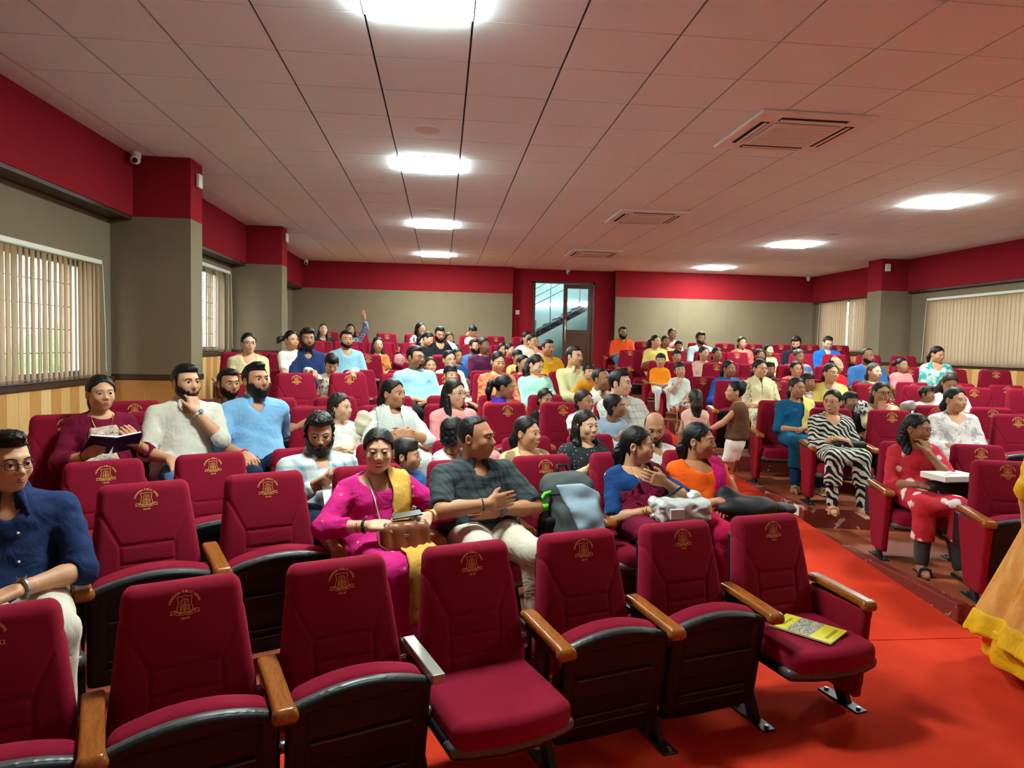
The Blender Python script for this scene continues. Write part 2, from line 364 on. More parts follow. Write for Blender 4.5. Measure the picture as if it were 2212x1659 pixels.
for x, y, lab in ((-.155, 5.93, 'round white ceiling speaker before the second left light panel'), (-.14, 9.35, 'round white ceiling speaker before the third left light panel'), (5.86, 9.94, 'round white ceiling speaker between the right light panels')):
    e = empty('ceiling_speaker', (x, y, ZC)); m = MB(); m.disc((0, 0, -.008), .12, .01, 28); m.build('rim', M_WHITE, e); m = MB(); m.disc((0, 0, -.011), .1, .004, 28); m.build('mesh_cover', mat('speaker_mesh', (224, 222, 218), .8), e)
    tag(e, lab, 'speaker', 'round ceiling speakers')
# ------------------------------------------------------------------ side walls
def board_run(parent, side, xface, y0, y1, z0, z1):
    w = .15; n = int((y1 - y0) / w); me = {}
    for k in range(n):
        i = (1, 0, 1, 2, 1, 0, 0, 1, 2)[k % 9]
        if i not in me: me[i] = MB().box((0, .0015, 0), (.016, w - .0015, z1 - z0)).mesh('board', M_BOARD[i])
        mobj('board', me[i], parent, (xface if side < 0 else xface - .016, y0 + k * w, z0))
def side_wall(side, bays, pillars, xband, xwall):
    nm = 'left' if side < 0 else 'right'; s = side
    def X(a, b): return (min(a, b), max(a, b))
    back = xwall + s * .25
    w = MB()
    # wall pieces around the windows
    for (y0, y1, zs, win) in bays:
        xa, xb = X(xwall, back)
        if win:
            wy0, wy1, wz0, wz1 = win
            w.box((xa, y0, 0), (xb, y1, wz0)); w.box((xa, y0, wz1), (xb, y1, ZC + .01)); w.box((xa, y0, wz0), (xb, wy0, wz1)); w.box((xa, wy1, wz0), (xb, y1, wz1))
        else: w.box((xa, y0, 0), (xb, y1, ZC + .01))
    wall = w.build('wall_' + nm, M_WALLGREY); tag(wall, None, None, None, 'structure')
    xa, xb = X(xband, xwall); bd = MB(); bd.box((xa, YF, ZBAND), (xb, YB, ZC + .005)); bd.build('red_band', M_WALLRED, wall)
    xa, xb = X(xband + s * .01, xwall); MB().box((xa, YF, ZBAND - .035), (xb, YB, ZBAND)).build('band_underside', M_TRIM, wall)
    for n, (y0, y1, zs, win) in enumerate(bays):
        xa, xb = X(xwall - s * .035, xwall); MB().bbox((xa, y0 + .05, zs), (xb, y1, zs + .06), .006).build('dado_rail', M_TRIM, wall)
        MB().box(X(xwall - s * .004, xwall)[:1] + (y0 + .05, 0), X(xwall - s * .004, xwall)[1:] + (y1, zs)).build('dado_backing', M_TRIM, wall)
        vis0 = max(y0 + .05, 3.0)
        if y1 > vis0: board_run(wall, s, xwall if s < 0 else xwall, vis0, y1, .0, zs)
    for (y0, y1, xin, zs) in pillars:
        xa, xb = X(xin, xwall); MB().box((xa, y0, zs + .05), (xb, y1, ZBAND)).build('pillar', M_WALLGREY, wall)
        xa, xb = X(xin - s * .001, xwall); MB().box((xa, y0 - .001, ZBAND), (xb, y1 + .001, ZC + .003)).build('pillar_band', M_WALLRED, wall)
        xa, xb = X(xin - s * .012, xwall); MB().bbox((xa, y0 - .012, zs), (xb, y1 + .012, zs + .06), .006).build('pillar_rail', M_TRIM, wall)
        xa, xb = X(xin, xwall)
        MB().box((xa, y0, 0), (xb, y1, zs)).build('pillar_base', M_BOARD[1], wall)
    return wall
BL = [(YF, 3.4, 1.3, (.1, 2.9, 1.4, 2.5)), (3.4, 7.25, 1.36, (4.0, 6.86, 1.44, 2.5)), (7.25, 11.2, 1.57, (8.2, 10.86, 1.66, 2.82)), (11.2, YB, 1.76, (12.3, 14.6, 1.86, 3.0))]
wl = side_wall(-1, BL, [(3.35, 3.7, -2.53, 1.38), (7.25, 7.58, -2.53, 1.38), (11.2, 11.55, -2.53, 1.6)], XL, XLW)
BR = [(YF, 8.2, 1.36, None), (8.2, 12.3, 1.6, (8.6, 11.7, 1.68, 2.82)), (12.3, YB, 1.76, (13.55, 15.3, 1.86, 3.0))]
wr = side_wall(1, BR, [(12.25, 12.68, 8.24, 1.6), (8.1, 8.45, 8.24, 1.4)], XR, XRW)
# windows with grilles, panes and vertical blinds
def window(n, side, win, xwall):
    y0, y1, z0, z1 = win; s = side; x = xwall + s * .12
    e = empty('window_%d' % n, (x, 0, 0)); tag(e, None, None, None, 'structure')
    f = MB(); t = .045
    for a, b in (((y0, z0), (y1, z0 + t)), ((y0, z1 - t), (y1, z1)), ((y0, z0 + t), (y0 + t, z1 - t)), ((y1 - t, z0 + t), (y1, z1 - t))): f.box((-.03, a[0], a[1]), (.03, b[0], b[1]))
    mid = (y0 + y1) / 2; f.box((-.02, mid - .025, z0 + t), (.02, mid + .025, z1 - t)); f.build('window_frame', mat('window_alu', (150, 150, 148), .4, metal=.3), e)
    for a, b in ((y0 + t, mid - .025), (mid + .025, y1 - t)): MB().box((-.003, a, z0 + t), (.003, b, z1 - t)).build('pane', M_GLASS, e)
    nb = int((y1 - y0) / .13)
    for k in range(1, nb): MB().tube([(s * .045, y0 + k * .13, z0 + t), (s * .045, y0 + k * .13, z1 - t)], .006, 6).build('grille_bar', M_METAL, e)
    for k in range(1, 5): MB().tube([(s * .045, y0 + t, z0 + (z1 - z0) * k / 5), (s * .045, y1 - t, z0 + (z1 - z0) * k / 5)], .005, 6).build('grille_bar', M_METAL, e)
def blind(side, y0, y1, z0, z1, x, lab, ang, gaps=(), tied=False):
    s = side; e = empty('vertical_blind', (x, y0, z1)); L = y1 - y0
    MB().bbox((-.02, 0, -.03), (.02, L, .012), .006).build('head_rail', M_ALU, e)
    w = .089; n = int(L / .08); H = z1 - z0 - .05
    me = MB(); rows = 6; V = []; F = []
    for k in range(rows + 1):
        z = -.04 - H * k / rows
        for q, u in enumerate((-.5, -.17, .17, .5)): V.append((.006 * math.cos(u * PI) - .003 * k / rows, u * w, z))
    for k in range(rows):
        for q in range(3): F.append((k * 4 + q, k * 4 + q + 1, k * 4 + q + 5, k * 4 + q + 4))
    me.add(V, F); slat = me.mesh('slat', M_BLIND, True)
    wgt = MB().bbox((-.004, -.04, -.06), (.004, .04, -.035), .002).mesh('slat_weight', mat('slat_weight', (140, 116, 88), .7))
    for k in range(n):
        if k in gaps: continue
        a = ang + random.uniform(-.16, .16); y = .045 + k * (L - .09) / (n - 1)
        o = mobj('slat', slat, e, (-s * .0, y, -.002), (0, 0, a)); mobj('slat_weight', wgt, o, (0, 0, -H + .02))
    ch = MB(); ch.tube([(-s * .03, L - .02, -.03), (-s * .035, L + .01, -H * .6), (-s * .03, L + .03, -H * .97), (-s * .03, L + .045, -H * 1.0), (-s * .03, L + .02, -H * .92)], .004, 6); ch.build('pull_cord', M_ALU, e)
    tag(e, lab, 'window blind', 'vertical window blinds')
window(1, -1, BL[1][3], XLW); window(2, -1, BL[2][3], XLW); window(3, -1, BL[3][3], XLW); window(4, 1, BR[1][3], XRW); window(5, 1, BR[2][3], XRW)
window(6, -1, BL[0][3], XLW)  # unseen window, added to let more daylight into the hall
blind(-1, .05, 2.95, 1.38, 2.52, XLW + .06, 'unseen tan vertical blind on the added left window nearest the stage', .7)
blind(-1, 3.95, 6.92, 1.42, 2.52, XLW + .06, 'half open tan vertical blind on the near left window', .15)
blind(-1, 8.15, 10.9, 1.64, 2.84, XLW + .06, 'tan vertical blind seen past the first left pillar', .2, gaps=(30, 31, 32))
blind(-1, 12.25, 14.65, 1.84, 3.02, XLW + .06, 'tan vertical blind at the far left by the back corner', .8)
blind(1, 8.5, 11.75, 1.63, 2.83, XRW - .06, 'closed tan vertical blind on the near right window', .10)
blind(1, 13.5, 15.32, 1.84, 3.02, XRW - .06, 'tan vertical blind at the far right with one open gap', .1, gaps=(8,))
# greenery and a pale building outside the left windows
for y, h, lab in ((2.2, 1.5, 'nearest green hedge clump outside the near left window'), (6.2, 1.8, 'green hedge clump outside the middle of the near left window'), (10.2, 2.0, 'green hedge clump outside the second left window'), (14.2, 2.0, 'green hedge clump outside the far left window')):
    def hedge(p, h=h):
        return ell(p, (0, 0, h * .45), (.9, 1.7, h * .55)) + .10 * np.sin(p[:, 0] * 7 + 2) * np.sin(p[:, 1] * 6.3) * np.sin(p[:, 2] * 7.1) + .05 * np.sin(p[:, 1] * 17) * np.sin(p[:, 2] * 15 + p[:, 0] * 13)
    V, Q = nets(hedge, (-1.2, -2, 0), (1.2, 2, h + .3), .1)
    tag(mobj('hedge', mesh_np('hedge', V, Q, two_tone('leaves', (150, 196, 110), (90, 150, 70), 'noise', 9, .7, 1, soft=.2)), None, (-7.2, y, .0)), lab, 'hedge', 'hedges outside the left windows')
gr = MB().box((-40, -20, -.35), (-4.0, 30, -.2)).build('ground', mat('outdoor_ground', (188, 196, 176), .9)); tag(gr, None, None, None, 'structure')
gr2 = MB().box((9.6, -20, -.35), (40, 30, -.2)).build('ground', mat('outdoor_ground', (188, 196, 176), .9)); tag(gr2, None, None, None, 'structure')
bb = empty('building', (-12, 9, -.2)); MB().box((-1, -9, 0), (1, 9, 5)).build('wall', mat('pale_facade', (150, 196, 210), .8), bb)
for k in range(6): MB().box((1.0, -7.6 + k * 2.6, 1.2), (1.03, -6.4 + k * 2.6, 2.6)).build('window', mat('facade_window', (90, 150, 180), .3), bb)
tag(bb, 'pale blue building seen through the left window slits', 'building')
# ------------------------------------------------------------------ back wall with the door recess
bw = MB(); RX0, RX1, YD = 1.58, 3.97, YB + .22; DX0, DX1, DZ = 2.06, 3.52, 3.33
bw.box((-3.6, YB, 1.8), (RX0, YB + .3, ZBAND)); bw.box((RX1, YB, 1.8), (9.2, YB + .3, ZBAND)); wb = bw.build('wall_back', M_WALLGREY); tag(wb, None, None, None, 'structure')
m = MB(); m.box((-3.6, YB - .004, ZBAND), (RX0 + .004, YB + .3, ZC + .005)); m.build('red_band', M_WALLRED, wb); m = MB(); m.box((RX1 - .004, YB - .004, ZBAND), (9.2, YB + .3, ZC + .005)); m.build('red_band', M_WALLRED, wb)
for a, b in ((-3.6, RX0), (RX1, 9.2)):
    MB().box((a, YB, 0), (b, YB + .3, 1.8)).build('wood_dado', M_BOARD[1], wb); MB().bbox((a, YB - .03, 1.77), (b, YB, 1.83), .006).build('dado_rail', M_TRIM, wb)
    k = 0; x = a + .3
    while x < b:      # upholstered panel joints
        MB().box((x - .004, YB - .0025, 1.83), (x + .004, YB + .01, ZBAND)).build('panel_joint', mat('joint', (120, 106, 86), .9), wb); x += 1.2
m = MB(); m.box((RX0 - .03, YD, 1.0), (DX0, YD + .12, ZC)); m.box((DX1, YD, 1.0), (RX1 + .03, YD + .12, ZC)); m.box((DX0, YD, DZ), (DX1, YD + .12, ZC)); m.build('red_recess', M_WALLRED, wb)
MB().box((RX1 - .012, YB - .008, 1.1), (RX1, YB + .22, ZC)).build('recess_edge', M_TRIM, wb)
dr = empty('door_1', ((DX0 + DX1) / 2, YD, 1.10)); tag(dr, None, None, None, 'structure'); W2 = (DX1 - DX0) / 2; Hd = DZ - 1.1
m = MB(); m.box((-W2, -.03, 0), (-W2 + .05, .1, Hd)); m.box((W2 - .05, -.03, 0), (W2, .1, Hd)); m.box((-W2, -.03, Hd - .04), (W2, .1, Hd)); m.build('door_frame', M_DOORWOOD, dr)
def leaf(w):
    m = MB(); h = Hd - .05
    m.box((0, -.02, 0), (.09, .02, h)); m.box((w - .09, -.02, 0), (w, .02, h)); m.box((.09, -.02, 0), (w - .09, .02, .1)); m.box((.09, -.02, 1.02), (w - .09, .02, 1.12)); m.box((.09, -.02, h - .1), (w - .09, .02, h))
    m.box((.09, -.008, .1), (w - .09, .008, 1.02)); return m.mesh('door_leaf', M_DOORWOOD)
LW = W2 - .06; lm = leaf(LW); gm = MB().box((.09, -.004, 1.12), (LW - .09, .004, Hd - .15)).mesh('pane', M_GLASS)
hm = MB().tube([(.045, -.06, .85), (.045, -.06, 1.35)], .014, 8).tube([(.045, -.06, .88), (.045, -.015, .88)], .009, 6).tube([(.045, -.06, 1.32), (.045, -.015, 1.32)], .009, 6).mesh('handle', mat('handle_steel', (225, 222, 210), .3, metal=.6), True)
for lx, rz in ((.005, 0), (-W2 + .055, math.radians(84))):
    o = mobj('door_leaf', lm, dr, (lx, .02, .005), (0, 0, rz)); mobj('pane', gm, o); mobj('handle', hm, o, (0 if rz == 0 else LW - .09, 0, 0))
# stairwell behind the door
sw = MB(); sw.box((.4, 19.2, .9), (6.6, 19.4, 4.6)); sw.box((.3, YD + .12, .9), (.4, 19.4, 4.6)); sw.box((6.6, YD + .12, .9), (6.7, 19.4, 4.6)); o = sw.build('wall_stairwell', mat('stairwell_paint', (160, 190, 178), .8)); tag(o, None, None, None, 'structure')
o = MB().box((.3, YD, .95), (6.7, 19.4, 1.10)).build('floor_stairwell', mat('stair_granite_floor', (120, 120, 116), .4)); tag(o, None, None, None, 'structure')
o = MB().box((.3, YD + .12, 4.6), (6.7, 19.4, 4.7)).build('ceiling_stairwell', M_CEIL); tag(o, None, None, None, 'structure')
st = empty('staircase', (1.2, 17.2, 1.1)); tag(st, 'dark granite staircase with steel railing behind the glass door', 'staircase')
tr = MB().bbox((-.02, 0, -.03), (.28, 1.1, 0), .004).mesh('tread', mat('granite_tread', (44, 48, 56), .3)); ri = MB().box((0, .02, -.15), (.012, 1.08, -.03)).mesh('riser', mat('cream_riser', (200, 206, 176), .7))
for k in range(15):
    t = mobj('tread', tr, st, (k * .25, 0, .46 + k * .145)); mobj('riser', ri, st, (k * .25, 0, .46 + k * .145))
m = MB(); m.prism([(-.02, .03, .28), (-.02, .03, .44), (3.7, .03, 2.55), (3.7, .03, 2.36)], (0, 1.04, 0)); m.build('stringer', mat('stringer_paint', (92, 98, 104), .6), st)
for k, (dz, r, c) in enumerate(((1.35, .022, (40, 60, 66)), (1.12, .015, (96, 120, 112)), (.92, .015, (96, 120, 112)), (.72, .015, (96, 120, 112)), (.02, .016, (150, 160, 170)))):
    MB().tube([(-.6, -.02, dz + .12), (3.7, -.02, dz + 2.36 + .12)], r, 8).build('rail', mat('rail_%d' % k, c, .4, metal=.4), st)
for k in range(5): MB().tube([(k * .75, -.02, .46 + k * .435), (k * .75, -.02, 1.47 + .46 + k * .476 - .46 + .36)], .012, 6).build('baluster', M_STEEL, st)
tl = MB().tube([(2.6, 19.15, 3.0), (3.8, 19.15, 3.06)], .03, 10).build('tube_light', mat('tube_glow', (255, 255, 250), .5, emit=(225, 240, 250), estr=5)); tag(tl, 'glowing tube light on the stairwell wall', 'tube light')
l2 = MB().tube([(.46, 17.0, 4.0), (.46, 18.6, 4.0)], .03, 10).build('tube_light', mat('tube_glow', (255, 255, 250), .5)); tag(l2, 'added second tube light high on the stairwell side wall, out of the doorway view', 'tube light')  # unseen second tube, added to light the stairwell
# front wall behind the photographer
stg = MB().box((XLW, YF, 0), (XRW, -.6, .004)).build('floor_stage_front', mat('pale_bounce_floor', (214, 206, 194), .3)); tag(stg, None, None, None, 'structure')  # unseen floor, made pale to bounce neutral light onto the ceiling
fw = MB().box((-3.6, YF - .2, 0), (9.2, YF, ZC + .1)).build('wall_front', mat('stage_wall', (225, 214, 200), .9)); tag(fw, None, None, None, 'structure')
# cameras, sounders, switch plates
def dome(x, y, z, lab):
    e = empty('security_camera', (x, y, z)); MB().tube([(0, 0, 0), (0, 0, -.05)], .045, 14).build('mount', M_WHITE, e, True)
    V, Q = nets(lambda p: ell(p, (0, -.02, -.075), (.045, .06, .045)), (-.06, -.1, -.13), (.06, .06, -.02), .012); mobj('housing', mesh_np('housing', V, Q, M_WHITE), e)
    V, Q = nets(lambda p: ell(p, (.012, -.06, -.088), (.026, .026, .026)), (-.04, -.1, -.13), (.06, .0, -.02), .009); mobj('lens', mesh_np('lens', V, Q, M_PLASTIC), e); tag(e, lab, 'camera', 'white security cameras')
dome(-3.0, 7.14, ZC, 'white security camera by the first left pillar'); dome(2.86, YD - .12, ZC, 'white security camera above the back door'); dome(8.55, YB - .15, ZC, 'white security camera in the back right corner'); dome(-2.98, YB - .15, ZC, 'white security camera in the back left corner')
for x, y, z, lab in ((-2.52, 7.42, 3.42, 'small white alarm box on the first left pillar'), (-2.52, 11.4, 3.46, 'small white alarm box on the second left pillar')):
    MBo = MB().bbox((0, -.05, -.07), (.035, .05, .07), .008).build('alarm_box', M_WHITE, None, False, (x, y, z)); tag(MBo, lab, 'alarm box')
o = MB().bbox((-.05, -.035, -.07), (.05, 0, .07), .008).build('alarm_box', M_WHITE, None, False, (8.33, 12.24, 3.44)); tag(o, 'small white alarm box on the right pillar', 'alarm box')
o = MB().bbox((-.045, -.015, -.05), (.045, 0, .05), .005).build('switch_plate', M_WHITE, None, False, (1.72, YD, 2.6)); tag(o, 'white switch plate on the red wall left of the door', 'switch plate')
def socket(x, y, z, lab):
    e = empty('socket_plate', (x, y, z)); MB().bbox((-.012, -.05, -.05), (0, .05, .05), .004).build('plate', M_WHITE, e); MB().box((-.014, -.022, -.022), (-.0125, .022, .022)).build('socket', mat('socket_inset', (190, 186, 176), .5), e); tag(e, lab, 'socket', 'floor light sockets on the platform edge')
socket(AX1 - .05, 6.2, .29, 'white square socket plate on the right platform edge nearest the stage'); socket(AX1 - .05, 8.05, .47, 'white square socket plate on the platform edge beside the standing girl')
# ------------------------------------------------------------------ auditorium chair (local: front = -y, emblem plane at y = 0, floor z = 0)
REC = math.radians(11)
def back_sdf(p):
    # local backrest frame: x across, y depth (front -y), z up from the bottom of the cushion
    x, y, z = p[:, 0], p[:, 1], p[:, 2]
    w = .264 - .07 * np.clip(z / .6, 0, 1.1)
    q = np.stack([x * (.25 / w), y + .018 * np.cos(x * 5.2) + .012 * np.sin(z * 5), z], 1)
    d = rbox(q, (0, .0, .31), (.25, .055, .31), .045)
    hw = np.abs(x)
    g = np.minimum.reduce([cone(p, (-.205, -.1, .52), (-.115, -.1, .33), .0, .0), cone(p, (.205, -.1, .52), (.115, -.1, .33), .0, .0),
        cone(p, (-.115, -.1, .33), (-.118, -.1, .06), 0, 0), cone(p, (.115, -.1, .33), (.118, -.1, .06), 0, 0)] +
        [cone(p, (-.115, -.1, zz), (.115, -.1, zz), 0, 0) for zz in (.33, .245, .16)])
    gxz = np.minimum.reduce([np.hypot(*(lambda t: (x - (sx * (.205 - .09 * t)), z - (.52 - .19 * t)))(np.clip(((.205 - x * sx) * .09 + (.52 - z) * .19) / (.09**2 + .19**2), 0, 1))) for sx in (-1, 1)] +
        [np.hypot(x - sx * .116, np.maximum(np.maximum(z - .33, .05 - z), 0)) for sx in (-1, 1)] + [np.hypot(np.maximum(np.abs(x) - .116, 0), z - zz) for zz in (.33, .245, .16)])
    return d + np.where(y < .01, .006 * np.exp(-(gxz / .006)**2), 0)
V, Q = nets(back_sdf, (-.28, -.09, -.01), (.28, .09, .64), .0072)
ME_BACK = mesh_np('backrest', V, Q, M_RED)
V, Q = nets(lambda p: rbox(np.stack([p[:, 0] * (.25 / (.25 - .06 * np.clip(p[:, 2] / .6, 0, 1.1))), p[:, 1], p[:, 2]], 1), (0, .06, .27), (.228, .022, .27), .02), (-.27, .03, -.02), (.27, .1, .56), .014)
ME_SHELL = mesh_np('back_shell', V, Q, M_PLASTIC)
def seat_sdf(p):
    y = p[:, 1]; x = p[:, 0]
    q = np.stack([x, y - .05 * (x / .25)**2 * np.clip(-y / .2, -.2, 1), p[:, 2] + .012 * np.clip(-y, 0, 1) * 1.5 + .01 * (x / .25)**2], 1)
    return rbox(q, (0, -.022, .042), (.248, .25, .056), .042)
V, Q = nets(seat_sdf, (-.27, -.28, -.03), (.27, .25, .12), .0085); ME_SEAT = mesh_np('seat', V, Q, M_RED)
def pan_sdf(p):
    y = p[:, 1]; x = p[:, 0]
    q = np.stack([x, y - .05 * (x / .25)**2 * np.clip(-y / .2, -.2, 1), p[:, 2]], 1)
    d = rbox(q, (0, -.012, -.02), (.262, .252, .026), .018)
    d = np.maximum(d, -rbox(p, (0, -.03, -.05), (.2, .17, .012), .008))
    for yy in (-.09, .02, .075, .1): d = np.minimum(d, rbox(p, (0, yy, -.036), (.19, .004, .006), .003))
    return d
V, Q = nets(pan_sdf, (-.28, -.3, -.055), (.28, .26, .015), .0072); ME_PAN = mesh_np('seat_pan', V, Q, M_PLASTIC)
V, Q = nets(lambda p: np.maximum(pan_sdf(p) - .0025, np.maximum(-(p[:, 2] + .03), p[:, 1] + .19 - .9 * np.maximum(np.abs(p[:, 0]) - .2, 0))), (-.28, -.3, -.055), (.28, -.1, .015), .0072); ME_RIM = mesh_np('seat_rim', V, Q, mat('rim_reflection_grey', (74, 78, 76), .38, spec=.5))  # black pan lip coloured grey to stand for the ceiling's reflection
def arm_sdf(p):
    q = p.copy(); q[:, 2] += .07 * np.clip(-(p[:, 1] + .06), 0, 1)
    d = rbox(q, (0, -.19, 0), (.036, .2, .02), .014); return sm(d, cone(q, (-.022, -.378, -.012), (.022, -.378, -.012), .021, .021), .02)
V, Q = nets(arm_sdf, (-.045, -.42, -.08), (.045, .03, .035), .0066); ME_ARM = mesh_np('armrest', V, Q, M_WOOD)
m = MB(); m.bbox((-.016, -.30, .50), (.016, .0, .545), .006); m.bbox((-.014, -.2, .12), (.014, -.13, .52), .006)
m.prism([(-.014, -.2, .16), (-.014, -.13, .16), (-.014, -.21, .01), (-.014, -.28, .01)], (.028, 0, 0)); m.bbox((-.014, -.02, .3), (.014, .09, .53), .006)
m.prism([(-.012, -.16, .36), (-.012, .06, .34), (-.012, .06, .28), (-.012, -.16, .28)], (.024, 0, 0)); ME_LEG = m.mesh('standard', M_METAL)
m = MB(); m.bbox((-.035, -.36, 0), (.035, -.1, .008), .003); m.tube([(0, -.335, .008), (0, -.335, .02)], .011, 8, 1); m.tube([(0, -.125, .008), (0, -.125, .02)], .011, 8, 1); ME_FOOT = m.mesh('foot_plate', [M_METAL, M_STEEL])
m = MB(); m.bbox((-.24, -.28, .30), (-.2, -.1, .34), .004); ME_HINGE = MB().tube([(-.27, -.19, .34), (.27, -.19, .34)], .012, 8).tube([(-.275, -.19, .34), (-.235, -.19, .34)], .022, 10).tube([(.235, -.19, .34), (.275, -.19, .34)], .022, 10).mesh('hinge_bar', M_STEEL, True)
def panel_sdf(p):
    w0 = .11 + .085 * np.clip((p[:, 2] - .08) / .45, 0, 1); cy = -.22 + .04 * np.clip((p[:, 2] - .08) / .45, 0, 1)
    q = np.stack([p[:, 0], (p[:, 1] - cy) * (.18 / w0), p[:, 2]], 1); return rbox(q, (0, 0, .3), (.026, .18, .235), .012)
V, Q = nets(panel_sdf, (-.035, -.46, .05), (.035, .04, .55), .012); ME_SIDE = mesh_np('side_panel', V, Q, M_PANELRED)
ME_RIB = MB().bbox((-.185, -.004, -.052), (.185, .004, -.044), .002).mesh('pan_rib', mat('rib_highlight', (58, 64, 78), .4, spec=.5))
ME_BARE = MB().bbox((-.024, -.37, .535), (.024, -.0, .572), .004).mesh('bare_arm', mat('worn_steel', (170, 168, 158), .4, metal=.5))
ME_CAP = MB().bbox((-.034, -.035, -.045), (.034, .01, -.004), .008).mesh('arm_hardware', M_STEEL)
ME_TAG = MB().box((-.03, -.002, -.035), (.03, 0, .035)).tube([(0, -.0021, 0), (0, -.0032, 0)], .017, 14, 1).mesh('number_tag', [M_WHITE, mat('tag_print', (150, 70, 80), .6)])
# emblem: letters on an arc, shield, candle with rays, open book, ribbon
def text_mesh(s, size):
    cu = bpy.data.curves.new('t', 'FONT'); cu.body = s; cu.size = size; cu.align_x = 'CENTER'; cu.offset = size * .02; cu.resolution_u = 1; o = bpy.data.objects.new('t', cu); COL.objects.link(o)
    bpy.context.view_layer.update(); me = bpy.data.meshes.new_from_object(o.evaluated_get(bpy.context.evaluated_depsgraph_get()))
    V = [tuple(v.co) for v in me.vertices]; F = [tuple(p.vertices) for p in me.polygons]; bpy.data.objects.remove(o); bpy.data.meshes.remove(me); bpy.data.curves.remove(cu); return V, F
def emblem_mesh():
    m = MB(); S = .054                     # outer radius of the lettering
    def put(V, F, f, i=0):
        n = len(m.V); m.V += [f(v) for v in V]; m.F += [tuple(a + n for a in q) for q in F]; m.I += [i] * len(F)
    cache = {}; word = 'VIDYODAYA PUBLIC SCHOOL'; n = len(word)
    for k, ch in enumerate(word):
        if ch == ' ': continue
        if ch not in cache: cache[ch] = text_mesh(ch, .0135)
        a = math.radians(166) - math.radians(152) * k / (n - 1); c, s = math.cos(a - PI / 2), math.sin(a - PI / 2); ox, oz = S * math.cos(a), S * math.sin(a)
        put(*cache[ch], lambda v: (ox + v[0] * c - v[1] * s, -.0016, oz + v[0] * s + v[1] * c))
    put(*text_mesh('UDUPI', .0125), lambda v: (v[0], -.0016, v[1] - .056))
    def stroke(P, w, i=0, closed=False, y=-.0015):
        n = len(P)
        for k in range(n if closed else n - 1):
            a, b = P[k], P[(k + 1) % n]; dx, dz = b[0] - a[0], b[1] - a[1]; L = math.hypot(dx, dz) or 1; ex, ez = -dz / L * w / 2, dx / L * w / 2; tx, tz = dx / L * w / 3, dz / L * w / 3
            put([(a[0] + ex - tx, y, a[1] + ez - tz), (b[0] + ex + tx, y, b[1] + ez + tz), (b[0] - ex + tx, y, b[1] - ez + tz), (a[0] - ex - tx, y, a[1] - ez - tz)], [(0, 1, 2, 3)], lambda v: v, i)
    half = [(0, .042), (.012, .037), (.024, .039), (.0285, .035), (.027, .028), (.0245, .018), (.026, .004), (.0305, -.009), (.029, -.02), (.02, -.0285), (.012, -.031)]
    stroke(half, .0022); stroke([(-x, z) for x, z in half], .0022)
    for k in range(15):
        a = PI * (-.15 + 1.3 * k / 14); r1 = .0185 if k % 2 else .0165; stroke([(.0105 * math.cos(a), .014 + .0105 * math.sin(a)), (r1 * math.cos(a), .014 + r1 * math.sin(a))], .0013)
    fl_ = [(0, .0045), (.0032, .0095), (.0036, .014), (.001, .0205), (-.002, .016), (-.0036, .0105)]; stroke(fl_, .0019, 0, True)
    for s in (-1, 1):
        put([(0, -.0012, .001), (s * .008, -.0012, .0035), (s * .0185, -.0012, 0), (s * .0185, -.0012, -.024), (s * .008, -.0012, -.022), (0, -.0012, -.025)], [(0, 1, 2, 3, 4, 5)], lambda v: v, 1)
        stroke([(0, .001), (s * .008, .0035), (s * .0165, .002), (s * .0185, -.002), (s * .0185, -.026)], .0016)
        stroke([(0, -.0255), (s * .02, -.0285), (s * .034, -.024), (s * .04, -.019), (s * .0415, -.028), (s * .03, -.036), (s * .012, -.0385), (0, -.0365)], .0019)
        stroke([(s * .033, -.0235), (s * .0335, -.019), (s * .038, -.0165), (s * .055, -.0185), (s * .051, -.025), (s * .056, -.032), (s * .0425, -.031)], .0019)
    stroke([(0, .002), (0, -.025)], .0016)
    for k in range(11):
        x = -.024 + .0048 * k; z = -.0325 + .00002 * 0 + .004 * (1 - (x / .024)**2) * .6 - .001; stroke([(x - .0016, z + .0018), (x + .0019, z + .0018)], .0011); stroke([(x + .0009, z + .0018), (x + .0006 * (-1)**k, z - .0022)], .0013)
    # give the thread a little thickness by doubling the sheet
    return m.mesh('emblem', [M_GOLD, M_GOLDDIM])
ME_EMB = emblem_mesh()
X0L = {1: 1.75, 2: 1.75, 3: 1.76, 4: 1.68, 6: 1.68, 12: 1.66}; X0R = {2: 3.95, 3: 3.9, 4: 3.92, 5: 3.84, 6: 3.66}
ROWC = {(1, -1): (5.0, -10.218, 14.0), (2, -1): (4.0, -6.217, 11.0), (2, 1): (CRX, CY, 11.86), (3, 1): (CRX, CY, 12.78), (4, 1): (CRX, CY, 13.92), (6, 1): (CRX, CY, 15.66)}
def rowc(row, side): return ROWC.get((row, side), (CLX if side < 0 else CRX, CY, RROW[row]))
def seat_xy(row, side, px=None, i=None, fw=0.0):
    """point of row curve: i-th seat from the aisle"""
    cx, cy, r = rowc(row, side); x0 = X0L.get(row, 1.69) if side < 0 else X0R.get(row, 3.72)
    a0 = math.asin((x0 - cx) / r); a = a0 + side * i * .56 / r; rr = r - fw
    return cx + rr * math.sin(a), cy + rr * math.cos(a), a
def row_hit(px, py, row, side, fw=.0):
    """where the view ray through a pixel meets the row's cylinder (moved forward by fw)"""
    d = ray(px, py); cx, cy, r = rowc(row, side); r -= fw
    A = d[0]**2 + d[1]**2; B = -2 * (d[0] * cx + d[1] * cy); Cc = cx * cx + cy * cy - r * r
    t = (-B + math.sqrt(B * B - 4 * A * Cc)) / (2 * A); return d * t + np.array([0, 0, CAMZ])
PIV = (0, -.24, .322)
CHAIRS = {}
